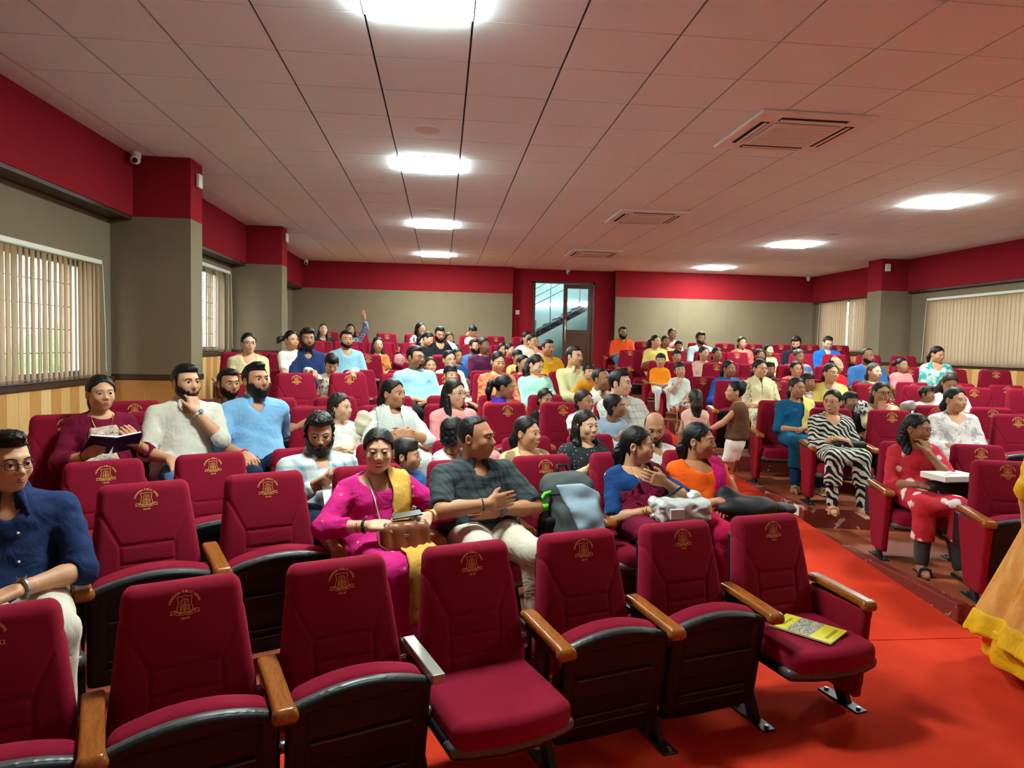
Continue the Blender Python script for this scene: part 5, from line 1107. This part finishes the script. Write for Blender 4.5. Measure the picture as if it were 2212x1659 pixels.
person('woman in beige shawl resting chin on her hand', 1151, 738, 9, L, 'f', skin=1, yaw=28, hair='bun', glasses='gold', top=T_PEACH, sleeve='long', neck='crew', bottom=T_PEACH, arms=('lap', 'chin'))
person('woman in white behind the beige shawl woman', 1139, 731, 10, L, 'f', skin=1, yaw=28, hair='low', top=T_WHITE, sleeve='long', neck='round', bottom=T_WHITE)
B_ = person('woman in black t-shirt with red print leaning to her neighbour', 925, 733, 10, L, 'f', skin=1, yaw=52, pitch=22, roll=14, hair='pony', top=T_BLACK, sleeve='half', neck='crew', bottom=T_BLACK)
BLKW = B_
B_ = person('bearded man in black t-shirt with white lettering looking down', 950, 722, 10, L, 'm', skin=2, yaw=18, pitch=16, hair='man', beard='full', top=T_BLACK, sleeve='half', neck='v', bottom=T_BLACK); BLKM = B_
person('woman with long hair beside the bearded man in black', 971, 732, 11, L, 'f', skin=2, yaw=20, hair='long', hairmat=M_HAIRB, top=T_BROWN, sleeve='half', neck='round', bottom=T_BROWN)
person('woman in white and plum print in the last row, looking right', 909, 710, 12, L, 'f', skin=1, yaw=48, hair='long', top=pat('plum_print', (226, 214, 216), (110, 50, 80), 'noise', 24, thr=.56, soft=.04), sleeve='half', neck='round', bottom=T_WHITE)
person('person with a black bun bending low in the last row', 1021, 716, 12, L, 'c', skin=1, yaw=60, pitch=40, hair='topbun', top=T_PEACH, sleeve='half', neck='crew', bottom=T_PEACH)
person('laughing woman in dark green kurta with head thrown back', 698, 713, 12, L, 'f', skin=0, yaw=20, pitch=-16, roll=6, smile=True, hair='long', top=cl((34, 44, 36)), sleeve='long', neck='v', bottom=T_BLACK, lx=.0)
person('laughing woman in grey print raising her hand', 757, 713, 12, L, 'f', skin=2, yaw=10, smile=True, hair='long', top=pat('grey_print', (96, 100, 124), (170, 176, 190), 'noise', 26, thr=.55, soft=.05), sleeve='long', neck='round', bottom=T_GREY, arms=('lap', ((.25, -.2, 1.22), (-.3, 0, .95), (0, -1, 0), (.8, -.2, -.6))))
# ------------------------------------------------------------------ the audience, right block
B_ = person('woman in red floral kurta with fingers at her lips and box on lap', 1982, 926, 3, R_, 'f', lod=0, skin=3, yaw=22, pitch=6, smile=True, hair='oneside', top=T_REDFLOR, sleeve='elbow', neck='round', kurta=True, bottom=cl((70, 66, 70)), arms=('lap', 'chin'), lx=.0); RFL = B_
B_ = person('woman in zebra print kurta and glasses looking left', 1798, 868, 4, R_, 'f', skin=1, yaw=-48, smile=True, hair='bun', glasses='gold', top=T_ZEBRA, sleeve='threeq', neck='v', kurta=True, bottom=T_ZEBRA, arms=('lap2', 'lap'), lod=1); ZEB = B_
wrist_ring(B_, 0, M_JEWEL, 'wristwatch', .031, .009, .04)
person('woman in white blouse with grey leaves, seated behind red floral woman', 2064, 864, 4, R_, 'f', skin=1, yaw=8, hair='low', top=T_WHITEFLOR, sleeve='threeq', neck='v', kurta=True, bottom=T_CREAMFLOR, fat=1.15, lod=1)
B_ = person('woman in teal kurta with yellow shawl by the aisle', 1722, 838, 5, R_, 'f', skin=2, yaw=6, hair='low', top=T_TEAL, sleeve='elbow', neck='round', kurta=True, bottom=cl((20, 70, 116)), arms=('lap', 'lap2'), lod=1); drape_cloth(B_, spath(B_, 1, .05, .0, .1), [.12, .14, .14], T_YEL); TEA = B_
person('boy in black behind the zebra print woman', 1837, 868, 5, R_, 'c', skin=3, yaw=0, hair='boy', top=T_BLACK, sleeve='half', neck='crew', bottom=T_BLACK)
B_ = person('woman with glasses in cream blouse resting chin on hands', 1904, 848, 5, R_, 'f', skin=2, yaw=-4, pitch=4, hair='back', glasses='thick', top=T_CREAM, sleeve='half', neck='wide', bottom=T_CREAM, arms=('chin', 'lap2'), lod=1)
person('smiling woman in cream floral kurta on the aisle', 1642, 797, 6, R_, 'f', skin=1, yaw=8, smile=True, hair='low', top=T_CREAMFLOR, sleeve='elbow', neck='round', kurta='full', bottom=T_CREAMFLOR, lod=1, drape=None)
drape_cloth(PEOPLE[-1], spath(PEOPLE[-1], -1, .05, -.02, .06), [.1, .12, .13], cl((226, 216, 170))); drape_cloth(PEOPLE[-1], spath(PEOPLE[-1], 1, .05, .0, .06), [.1, .12, .13], cl((226, 216, 170)))
person('child in red and white half hidden behind the teal kurta woman', 1744, 826, 6, R_, 'c', skin=3, yaw=20, hair='boy', top=pat('red_white', (226, 220, 216), (196, 24, 40), 'plaid', 40, thr=.4, soft=.1), sleeve='half', neck='crew', bottom=T_RED)
person('broadly smiling woman in yellow kurta', 1795, 806, 6, R_, 'f', skin=1, yaw=2, smile=True, hair='low', hairmat=M_HAIRB, top=T_YEL, sleeve='long', neck='v', kurta=True, bottom=T_YEL)
person('boy with short hair held by the woman in white', 2003, 852, 6, R_, 'c', skin=3, yaw=25, hair='boy', hs=.8, top=T_WHITE, sleeve='half', neck='crew', bottom=T_WHITE)
person('woman in white with head bowed over a child', 2052, 828, 6, R_, 'f', skin=2, yaw=-22, pitch=26, hair='oneside', hairmat=M_HAIRB, top=T_WHITE, sleeve='half', neck='round', bottom=T_WHITE)
person('woman in blue t-shirt on the aisle with a side glance', 1575, 797, 7, R_, 'f', skin=3, yaw=20, hair='low', top=T_BLUE, sleeve='elbow', neck='crew', bottom=T_BLACK, lx=.05)
person('boy in white t-shirt propping his cheek on the armrest', 1469, 799, 7, R_, 'c', skin=1, yaw=-12, roll=-12, hair='boy', top=cl((206, 216, 206)), sleeve='half', neck='crew', bottom=(cl((196, 206, 206)),), arms=('chin', 'lap'))
person('boy in dark shirt behind the cream floral woman', 1662, 799, 7, R_, 'c', skin=3, yaw=-4, hair='boy', top=T_BLACK, sleeve='half', neck='crew', bottom=T_BLACK)
person('child in red t-shirt turned away behind the yellow kurta woman', 1806, 790, 7, R_, 'c', skin=1, yaw=30, hair='bald', hs=.95, S=.75, top=T_RED, sleeve='half', neck='crew', bottom=T_RED)
person('woman with grey streaked hair and black print shawl', 1889, 803, 7, R_, 'f', skin=0, yaw=8, hair='low', hairmat=M_HAIRG, top=T_BROWNPRINT, sleeve='half', neck='round', bottom=T_BLACK)
person('boy in orange t-shirt leaning on a chair arm', 1427, 779, 8, R_, 'c', skin=1, yaw=-18, hair='boy', top=T_KORANGE, sleeve='half', neck='crew', bottom=T_GREY)
person('woman with stern look and glasses behind the teal kurta woman', 1720, 797, 8, R_, 'f', skin=1, yaw=0, hair='low', glasses='gold', top=T_REDPRINT, sleeve='half', neck='round', bottom=T_RED)
person('stout man in denim blue shirt in the right block', 1875, 770, 8, R_, 'm', skin=3, yaw=6, hair='receding', beard='stubble', top=T_DENIM, sleeve='half', neck='collar', bottom=T_DKNAVY, fat=1.2)
person('small girl with pigtails peeping over a chair', 1949, 789, 8, R_, 'c', skin=2, yaw=0, hair='pigtails', top=T_PINK, sleeve='half', neck='crew', bottom=T_PINK)
person('woman in teal and white top alone by the right wall', 2025, 766, 8, R_, 'f', skin=1, yaw=8, pitch=14, hair='low', top=T_TEALPRINT, sleeve='half', neck='v', bottom=T_WHITE)
person('boy peering out beside the orange t-shirt boy', 1462, 770, 9, R_, 'c', skin=2, yaw=-4, hair='boy', top=T_PEACH, sleeve='half', neck='crew', bottom=T_NAVY)
person('young woman in peach top next to the brown print woman', 1521, 764, 9, R_, 'f', skin=1, yaw=14, hair='low', hairmat=M_HAIRB, top=T_PEACH, sleeve='half', neck='round', bottom=T_PEACH)
B_ = person('smiling woman in brown print with rust shawl', 1549, 766, 9, R_, 'f', skin=3, yaw=4, smile=True, hair='low', top=T_BROWNPRINT, sleeve='half', neck='round', bottom=T_BROWN, fw=.28); drape_cloth(B_, spath(B_, -1, .1, -.06, .04), [.12, .15, .15], cl((150, 72, 44)))
person('woman in dark shawl behind the cream floral woman, last of three', 1641, 769, 9, R_, 'f', skin=3, yaw=0, hair='low', top=T_PURPLE, sleeve='half', neck='round', bottom=T_PURPLE)
person('grey haired woman in blue and pink printed top', 1726, 770, 9, R_, 'f', skin=2, yaw=2, pitch=8, hair='bun', hairmat=M_HAIRG, top=pat('blue_pink', (70, 116, 150), (226, 150, 180), 'noise', 9, thr=.52, soft=.08), sleeve='half', neck='round', bottom=T_BLUE)
person('woman in yellow kurta holding a brown bag near the aisle', 1417, 738, 10, R_, 'f', skin=1, yaw=22, hair='pony', top=T_YEL, sleeve='elbow', neck='round', kurta=True, bottom=T_YEL)
person('girl with curly pigtail hair in pale yellow', 1661, 757, 10, R_, 'c', skin=0, yaw=6, hair='longwavy', top=cl((226, 216, 140)), sleeve='half', neck='crew', bottom=T_YEL)
person('woman with hairband behind the yellow kurta woman', 1438, 738, 11, R_, 'f', skin=3, yaw=6, hair='low', top=T_YEL, sleeve='half', neck='round', bottom=T_BROWN)
person('man in pale blue white shirt with thick black hair', 1514, 732, 11, R_, 'm', skin=3, yaw=6, hair='curlyman', beard='stubble', top=cl((196, 212, 220)), sleeve='half', neck='collar', bottom=T_DKNAVY)
person('woman in red paisley kurta in the back right rows', 1603, 741, 11, R_, 'f', skin=1, yaw=2, hair='low', hairmat=M_HAIRB, top=T_REDPRINT, sleeve='elbow', neck='v', bottom=T_RED)
person('man in dark navy shirt looking down to the left', 1720, 741, 11, R_, 'm', skin=1, yaw=-38, pitch=24, hair='curlyman', beard='short', top=cl((30, 30, 46)), sleeve='long', neck='collar', bottom=T_DKNAVY)
person('man in bright blue shirt looking down at the back right', 1788, 741, 11, R_, 'm', skin=0, yaw=-4, pitch=22, hair='man', top=T_ROYAL, sleeve='long', neck='collar', bottom=T_DKNAVY)
person('bearded man in orange shirt with glasses beside the back door', 1345, 719, 12, R_, 'm', skin=3, yaw=4, hair='man', beard='full', glasses='dark', top=T_OR2, sleeve='half', neck='collar', bottom=T_JEAN, arms=('lap', 'lap2'))
person('laughing woman in pink and white in the last right row', 1452, 722, 12, R_, 'f', skin=3, yaw=2, smile=True, hair='back', top=pat('pink_white', (236, 216, 216), (226, 110, 130), 'noise', 12, thr=.5, soft=.06), sleeve='long', neck='round', bottom=T_PINK)
person('small child in dark cap below the laughing woman', 1466, 748, 12, R_, 'c', skin=3, yaw=0, hair='boy', top=T_BLACK, sleeve='half', neck='crew', bottom=T_BLACK, fw=.5)
# ------------------------------------------------------------------ standing
person('girl in pink frock with long dark hair seen from behind in aisle', 1502, 862, 6, R_, 'c', skin=2, yaw=170, hair='back', hairmat=M_HAIRB, top=T_PEACH, sleeve='none', neck='crew', kurta=True, bottom=None, stand=(7.4, ramp_z(7.4), 165), arms=('hang', 'hang'), lod=1, group='children standing in the aisle', S=.72)
person('girl in brown top and white shorts with a high bun in the aisle', 1588, 846, 6, R_, 'c', skin=1, yaw=-105, fat=1.15, hair='topbun', top=T_BROWN, sleeve='none', neck='crew', bottom=(T_WHITE,), stand=(6.9, ramp_z(6.9), -120), arms=(((-.12, -.32, .62), (0, -.8, -.5)), ((.1, -.34, .6), (0, -.8, -.5))), lod=1, group='children standing in the aisle', S=.76)
#print('people', len(PEOPLE), time.time() if False else '')
# ------------------------------------------------------------------ the chairs, seats down where someone sits
occ = {}
for B in PEOPLE:
    x, y = B.e.location[:2]
    best = None
    for row in range(1, 13):
        for side in (-1, 1):
            if side > 0 and row < 2: continue
            for i in range(9):
                sx, sy, a = seat_xy(row, side, i=i); d = math.hypot(sx - x, sy - y)
                if d < .36 and (best is None or d < best[0]): best = (d, (row, side, i))
    if best: occ.setdefault(best[1], 0)
DOWN = {(1, -1, 3): 'with lowered seat, bare metal arm', (1, -1, 0): 'with magazine on lowered seat', (2, -1, 2): 'carrying a grey backpack'}
for row in range(1, 13):
    for side in (-1, 1):
        if side > 0 and row < 2: continue
        for i in range(9):
            x, y, a = seat_xy(row, side, i=i)
            if x < -2.62 or x > 8.1: continue
            if any((x < -2.14 if py0 < 0 else x > 7.85) and abs(y - abs(py0)) < .62 for py0 in ((-3.5, -7.42, -11.38) if side < 0 else (12.47, 8.28))): continue
            px, py = proj((x, y, tier_z(row, side) + .9))
            if px > 2330 or px < -170 or y < 1.2: continue
            k = (row, side, i); fold = k not in occ and k not in DOWN
            chair(row, side, i, fold, state=DOWN.get(k), no_wood=(k == (1, -1, 3)))
# ------------------------------------------------------------------ things held, carried and laid down
def wp(B, p):
    e = B.e if hasattr(B, 'e') else B; th = e.rotation_euler[2]; c, s = math.cos(th), math.sin(th)
    return (e.location[0] + c * p[0] - s * p[1], e.location[1] + s * p[0] + c * p[1], e.location[2] + p[2])
def root_at(name, B, p, lab, cat, rz=0):
    e = B.e if hasattr(B, 'e') else B; o = empty(name, wp(B, p), e.rotation_euler[2] + rz); return tag(o, lab, cat)
def sd(name, f, lo, hi, h, m, parent, idx=None): V, Q = nets(f, lo, hi, h); return mobj(name, mesh_np(name, V, Q, m), parent)
M_LEATHER = two_tone('tan_leather', (140, 76, 48), (112, 58, 36), 'noise', 14, .45, .6, soft=.3, coat=.1); M_CANVAS = mat('grey_canvas', (74, 80, 80), .85, bump=.3, bscale=300); M_BLACKBAG = mat('black_nylon', (26, 26, 28), .6, bump=.4, bscale=40); M_DENIMC = two_tone('faded_denim', (164, 186, 200), (136, 162, 182), 'noise', 10, .9, .8, soft=.3, bump=.6)
M_PAPER = mat('paper', (236, 234, 228), .7); M_CLEAR = mat('milky_plastic', (232, 234, 230), .25, spec=.5, trans=.25)
# handbag and phone of the magenta woman
hb = root_at('handbag', MAG, (.03, -.50, .625), 'brown pleated leather handbag on the magenta woman\'s lap', 'handbag', -.12)
sd('bag_body', lambda p: rbox(np.stack([p[:, 0], p[:, 1] + .011 * np.abs(np.sin(p[:, 0] * 44 + 4 * p[:, 2])) - .25 * (p[:, 2] - .02), p[:, 2]], 1) * np.array([1, 1, 1], np.float32), (0, 0, .02), (.125, .05, .075), .035), (-.15, -.1, -.08), (.15, .1, .12), .0065, M_LEATHER, hb)
MB().tube([(-.115, .02, .088), (0, .02, .094), (.115, .02, .088)], .005, 6).build('zip', M_JEWEL, hb, True); MB().bbox((-.028, -.052, .03), (.028, -.046, .042), .002).build('metal_tag', M_STEEL, hb)
MB().tube([(-.12, .0, .07), (-.145, -.03, .05), (-.14, -.055, .0), (-.09, -.075, -.035), (-.03, -.07, -.04)], .006, 6).build('wrist_strap', M_LEATHER, hb, True)
ph = MB().bbox((-.075, -.036, -.004), (.075, .036, .004), .003).build('phone', mat('phone_case', (52, 44, 40), .3), None, False, wp(MAG, (.05, -.47, .745)), (.1, -.12, .2)); tag(ph, 'dark phone lying on top of the brown handbag', 'phone')
# backpack, denim jacket and bottle on the second-row seat
CB = CHAIRS[(2, -1, 2)]
def bp_sdf(p):
    q = np.stack([p[:, 0], p[:, 1] - .32 * (p[:, 2] - .2), p[:, 2]], 1); d = rbox(q, (0, 0, .2), (.165, .105, .22), .085); d = sm(d, rbox(q, (0, -.1, .13), (.13, .045, .13), .04), .03); return d + .005 * noise3(p, 30, 1)
bk = root_at('backpack', CB, (.04, -.26, .425), 'dark grey backpack slumped on the empty second row seat', 'backpack')
sd('bag_body', bp_sdf, (-.2, -.25, -.05), (.2, .3, .46), .011, M_CANVAS, bk); sd('flap_seam', lambda p: np.maximum(bp_sdf(p) - .004, np.abs(p[:, 2] - .33 - .1 * p[:, 0]) - .006), (-.2, -.25, .25), (.2, .3, .45), .008, M_BLACKBAG, bk)
MB().tube([(-.04, .1, .4), (-.03, .12, .455), (.03, .12, .455), (.04, .1, .4)], .011, 8).build('handle', M_BLACKBAG, bk, True); sd('side_pocket', lambda p: rbox(p, (-.165, -.03, .08), (.05, .06, .11), .03), (-.23, -.1, -.05), (-.1, .05, .21), .011, M_BLACKBAG, bk)
jk = root_at('denim_jacket', CB, (.04, -.26, .425), 'faded pale denim cloth draped over the grey backpack', 'clothing')
sd('cloth', lambda p: np.maximum(bp_sdf(p) - .02 + .007 * noise3(p, 26, 2), np.maximum.reduce([-p[:, 1] * .0 - p[:, 0] - .1 - .35 * (p[:, 2] - .3), p[:, 1] - .05 + 0 * p[:, 0], p[:, 2] - .37 + .5 * np.maximum(p[:, 0] - .05, 0)])), (-.22, -.3, -.06), (.24, .3, .46), .011, M_DENIMC, jk)
bt = root_at('water_bottle', CB, (-.155, -.30, .485), 'dark water bottle with a lime green flip lid beside the backpack', 'bottle')
MB().tube([(0, 0, -.05), (0, 0, .12), (0, 0, .15), (0, 0, .17)], [.034, .034, .03, .022], 16).build('bottle_body', mat('bottle_steel', (60, 66, 72), .25, metal=.6), bt, True); MB().tube([(0, 0, .165), (0, 0, .205)], .027, 16).tube([(.0, 0, .2), (-.018, 0, .235), (.004, 0, .262), (.04, 0, .268)], .012, 8).build('lid', mat('lime_lid', (96, 214, 32), .4), bt, True)
# saree woman: phone and parcel in a plastic bag
pb = root_at('parcel_bag', SAR, (.09, -.52, .65), 'white parcel in a crinkled plastic bag on the saree woman\'s lap', 'parcel', -.1)
sd('plastic_bag', lambda p: rbox(p, (0, 0, .0), (.17, .1, .065), .03) + .008 * noise3(p, 42, 1) + .005 * noise3(p, 90, 2), (-.2, -.14, -.09), (.2, .14, .1), .0085, M_CLEAR, pb); MB().bbox((-.12, -.118, -.03), (-.03, -.104, .03), .003).build('printed_label', M_PAPER, pb); sd('bag_top', lambda p: ell(p, (.11, .03, .07), (.05, .03, .035)) + .008 * noise3(p, 70, 1), (.0, -.05, .02), (.2, .1, .13), .009, M_CLEAR, pb)
sp = MB().bbox((-.037, -.004, -.075), (.037, .004, .075), .004).build('phone', M_PLASTIC, None, False, wp(SAR, (.075, -.46, .735)), (.9, .3, SAR.e.rotation_euler[2] + .9)); tag(sp, 'black phone in the saree woman\'s hand', 'phone')
bg = root_at('bag', ORG, (.14, -.5, .63), 'soft black cloth bag on the orange kurta woman\'s lap', 'bag')
sd('bag_body', lambda p: sm(ell(p, (0, 0, 0), (.21, .12, .07)), ell(p, (-.1, .09, .05), (.07, .05, .07)), .05) + .008 * noise3(p, 24, 4), (-.25, -.16, -.12), (.25, .18, .22), .012, M_BLACKBAG, bg); sd('strap_end', lambda p: ell(p, (.25, -.01, -.02), (.1, .07, .04)) + .006 * noise3(p, 40, 1), (.15, -.1, -.08), (.4, .08, .06), .011, M_BLACKBAG, bg)
# book of the maroon woman
bo = root_at('book', BOOKW, (.03, -.52, .765), 'open dark blue book held by the woman in maroon', 'book', .1)
for q in (-1, 1):
    Mr = Matrix.Rotation(-q * .16, 4, 'Y') @ Matrix.Rotation(-.6, 4, 'X')
    MB().box((0 if q > 0 else -.15, -.105, -.006), (.15 if q > 0 else 0, .105, -.002), 0, Mr).build('cover', mat('book_cover_blue', (26, 32, 84), .4), bo); MB().box((.002 if q > 0 else -.146, -.1, -.002), (.146 if q > 0 else -.002, .1, .008), 0, Mr).build('pages', M_PAPER, bo)
wbag = root_at('plastic_bag', BOOKW, (.36, -.32, .5), 'crumpled white plastic bag between the maroon and white shirt sitters', 'bag'); sd('bag_body', lambda p: ell(p, (0, 0, .06), (.11, .1, .12)) + .012 * noise3(p, 36, 1), (-.16, -.15, -.08), (.16, .15, .22), .013, M_CLEAR, wbag)
pp = MB().bbox((-.105, -.001, -.148), (.105, .001, .148), .0008).build('paper_sheet', M_PAPER, None, False, wp(PLA, (.03, -.48, .72)), (-.75, .2, PLA.e.rotation_euler[2] + .1)); tag(pp, 'white paper sheet in the plaid shirt man\'s hands', 'paper')
# magazine on the front row aisle seat
CM = CHAIRS[(1, -1, 0)]
mg = root_at('magazine', CM, (.0, -.27, .424), 'yellow school magazine lying on the front row aisle seat', 'magazine', .45)
MB().box((-.105, -.148, 0), (.105, .148, .007)).build('pages', M_PAPER, mg); MB().box((-.106, -.149, .007), (.106, .149, .0078)).build('cover', two_tone('yellow_cover', (232, 222, 84), (214, 196, 40), 'noise', 6, .35, .5, soft=.3), mg)
MB().box((-.1, -.045, .0079), (.1, .07, .0084)).build('cover_picture', two_tone('cover_photo', (120, 118, 110), (186, 182, 160), 'noise', 34, .4, 1, (1, 3, 1), soft=.06), mg)
m = MB()
for k in range(9): m.box((-.05 + k * .013, .095, .0079), (-.042 + k * .013, .108, .0083))
m.build('cover_title', mat('cover_ink', (120, 120, 40), .6), mg); m = MB()
for k in range(7): m.box((-.06 + k * .02, -.12, .0079), (-.047 + k * .02, -.103, .0083))
m.build('cover_caption', mat('cover_ink', (120, 120, 40), .6), mg)
# red floral woman: carton and black handbag
bxr = root_at('carton', RFL, (.13, -.47, .70), 'white carton with carrying slot on the red floral woman\'s lap', 'box', .35)
MB().bbox((-.17, -.12, 0), (.17, .12, .045), .004).build('carton_body', mat('carton_white', (232, 228, 220), .6), bxr); MB().bbox((-.045, -.012, .0445), (.045, .012, .0455), .0004).build('slot', mat('slot_grey', (96, 92, 92), .7), bxr); MB().box((-.13, -.08, .0452), (-.08, -.04, .0458)).build('printed_mark', mat('orange_print', (236, 130, 90), .6), bxr)
hb2 = root_at('handbag', RFL, (.13, -.45, .60), 'black handbag with a long strap under the white carton', 'handbag'); sd('bag_body', lambda p: rbox(p, (0, 0, 0), (.16, .08, .075), .04) + .004 * noise3(p, 30, 1), (-.2, -.12, -.1), (.2, .12, .1), .012, M_BLACKBAG, hb2)
MB().tube([(-.15, -.03, .03), (-.2, -.1, -.12), (-.13, -.2, -.3), (.0, -.22, -.36), (.12, -.18, -.25), (.15, -.08, .0)], .009, 6).build('strap', M_BLACKBAG, hb2, True)
zb = root_at('handbag', ZEB, (.07, -.46, .615), 'small black clutch on the zebra print woman\'s lap', 'handbag'); sd('bag_body', lambda p: rbox(p, (0, 0, 0), (.14, .07, .035), .03), (-.18, -.1, -.06), (.18, .1, .06), .011, M_BLACKBAG, zb)
# sandals
for B, col in ((RFL, M_BLACKBAG), (ZEB, mat('beige_sandal', (196, 160, 120), .7)), (TEA, mat('beige_sandal', (196, 160, 120), .7))):
    for q, (hip, K, A) in zip((-1, 1), B.kn):
        S = B.S; m = MB(); m.bbox((A[0] - .035, A[1] - .2 * S, .004), (A[0] + .055 * q + .035 * (q < 0) + .03 * (q > 0), A[1] + .06, .02), .006); c = A + np.array([q * .02, -.11 * S, -.05 * S]); m.tube([c + np.array([-.042, 0, -.03]), c + np.array([-.03, -.005, .028]), c + np.array([.0, -.01, .038]), c + np.array([.03, -.005, .028]), c + np.array([.042, 0, -.03])], .012, 6); m.build('sandal', col, B.e)
# bags left on other seats
def loose(name, px, py, row, side, fw, lab, cat, r, m, h=.014, ns=30):
    hw = row_hit(px, py, row, side, fw); e = empty(name, tuple(hw), 0); tag(e, lab, cat); sd('bag_body', lambda p: ell(p, (0, 0, 0), r) + .012 * noise3(p, ns, px), [-v - .04 for v in r], [v + .04 for v in r], h, m, e); return e
loose('tote_bag', 785, 915, 4, -1, .2, 'cream tote bag between the curly girl and the grey kurta woman', 'bag', (.07, .06, .11), cl((222, 210, 184)))
loose('bag', 1962, 876, 5, 1, .2, 'silver grey bag on a seat beside the chin-resting woman', 'bag', (.09, .06, .06), mat('silver_bag', (176, 174, 168), .35, metal=.3))
loose('handbag', 1408, 792, 10, 1, .55, 'brown handbag held by the yellow kurta woman near the aisle', 'handbag', (.2, .08, .11), M_LEATHER)
loose('bag', 862, 778, 8, -1, .2, 'pink bag on a seat behind the goatee man', 'bag', (.08, .07, .08), T_PINK)
loose('cloth_bundle', 1862, 880, 5, 1, .3, 'black and white printed cloth beside the boy in black', 'cloth', (.07, .05, .09), pat('bw_print', (226, 224, 220), (40, 40, 44), 'noise', 26, thr=.52, soft=.03))
nb = MB().bbox((-.1, -.001, -.14), (.1, .001, .14), .0008).build('paper_sheet', M_PAPER, None, False, wp(BLKM, (.18, -.45, .86)), (-.9, .3, BLKM.e.rotation_euler[2] + .5)); tag(nb, 'white sheet held by the bearded man in black t-shirt', 'paper')
# prints on the black t-shirts
for B, cc, nm in ((BLKW, mat('red_print', (206, 40, 28), .7), 'shirt_print'), (BLKM, M_WHITE, 'shirt_print')):
    pts = []; N = B.N
    drape_cloth(B, [(-.1, N[1] - .25, N[2] - .24), (0, N[1] - .3, N[2] - .25), (.1, N[1] - .25, N[2] - .24)], [.07, .09, .07], two_tone('tshirt_lettering_%s' % ('r' if B is BLKW else 'w'), (30, 28, 30), (206, 44, 30) if B is BLKW else (226, 226, 222), 'noise', 30, .8, .3, (1.6, 1, .5), .47, .02), off=.008, name=nm, amp=0)
# hair clips
for lab, col in (('little girl with white hair clip between two empty chairs', M_WHITE), ('girl in pale blue dress with hair clip looking right', M_JEWEL)):
    B = next(b for b in PEOPLE if b.e['label'] == lab); V, F = uvell((.03, -.05, .118), (.03, .014, .012), 12, 8); mobj('hair_clip', mesh_np('hair_clip', B.hx(V), F, col), B.e)
for B, s in ((SAR, 1), (ORG, 1), (MAG, 1)):
    for q in (-1, 1): V, F = uvell((q * .084, .006, -.042), (.006, .006, .007), 10, 6); mobj('earring', mesh_np('earring', B.hx(V), F, M_JEWEL), B.e)
# woman in a golden saree walking past on the right edge
T_SAREE = pat('golden_saree', (206, 120, 30), (222, 180, 110), 'noise', 7, dist=.8, thr=.5, soft=.2, stretch=(1, 1, .35)); T_BORDER = cl((226, 176, 28), .5)
WK = person('woman in golden saree walking past at the right edge', 2338, 872, 3, R_, 'f', skin=1, yaw=120, hair='bun', top=T_BORDER, sleeve='elbow', neck='round', bottom=None, stand=(3.3, .012, 130), arms=('hang', 'hang'), lod=1, group='people walking')
P0 = WK.P0
def skirt(p):
    z = np.clip((P0[2] + .12 - p[:, 2]) / (P0[2] - .1), 0, 1.2); an = np.arctan2(p[:, 1] - P0[1], p[:, 0] - P0[0]); r = .17 + .25 * z**1.1 + .018 * z * np.sin(an * 13 + 2 * z) + .03 * z * np.sin(an * 5 + 1)
    return np.maximum((np.hypot(p[:, 0] - P0[0], p[:, 1] - P0[1]) - r) * .75, np.maximum(p[:, 2] - P0[2] - .14, .2 + .05 * np.sin(an * 2) - p[:, 2]))
sk = sd('saree', skirt, (P0[0] - .6, P0[1] - .6, .1), (P0[0] + .6, P0[1] + .6, P0[2] + .16), .017, T_SAREE, WK.e)
sd('saree_border', lambda p: np.maximum(skirt(p) - .006, p[:, 2] - .33 - .04 * np.sin(np.arctan2(p[:, 1] - P0[1], p[:, 0] - P0[0]) * 2)), (P0[0] - .62, P0[1] - .62, .1), (P0[0] + .62, P0[1] + .62, .4), .014, T_BORDER, sk)
def under(p):
    an = np.arctan2(p[:, 1] - P0[1], p[:, 0] - P0[0]); return np.maximum((np.hypot(p[:, 0] - P0[0], p[:, 1] - P0[1]) - (.36 - .1 * (p[:, 2] < .1) + .012 * np.sin(an * 11))) * .8, np.maximum(p[:, 2] - .3, .06 - p[:, 2]))
sd('underskirt', under, (P0[0] - .45, P0[1] - .45, .03), (P0[0] + .45, P0[1] + .45, .3), .017, T_BORDER, WK.e)
drape_cloth(WK, [(P0[0] - .1, P0[1] - .2, WK.N[2] - .1), (P0[0], P0[1] - .2, WK.N[2] - .25), (P0[0] + .1, P0[1] - .2, P0[2] + .05)], [.14, .2, .24], T_SAREE, name='saree_end')
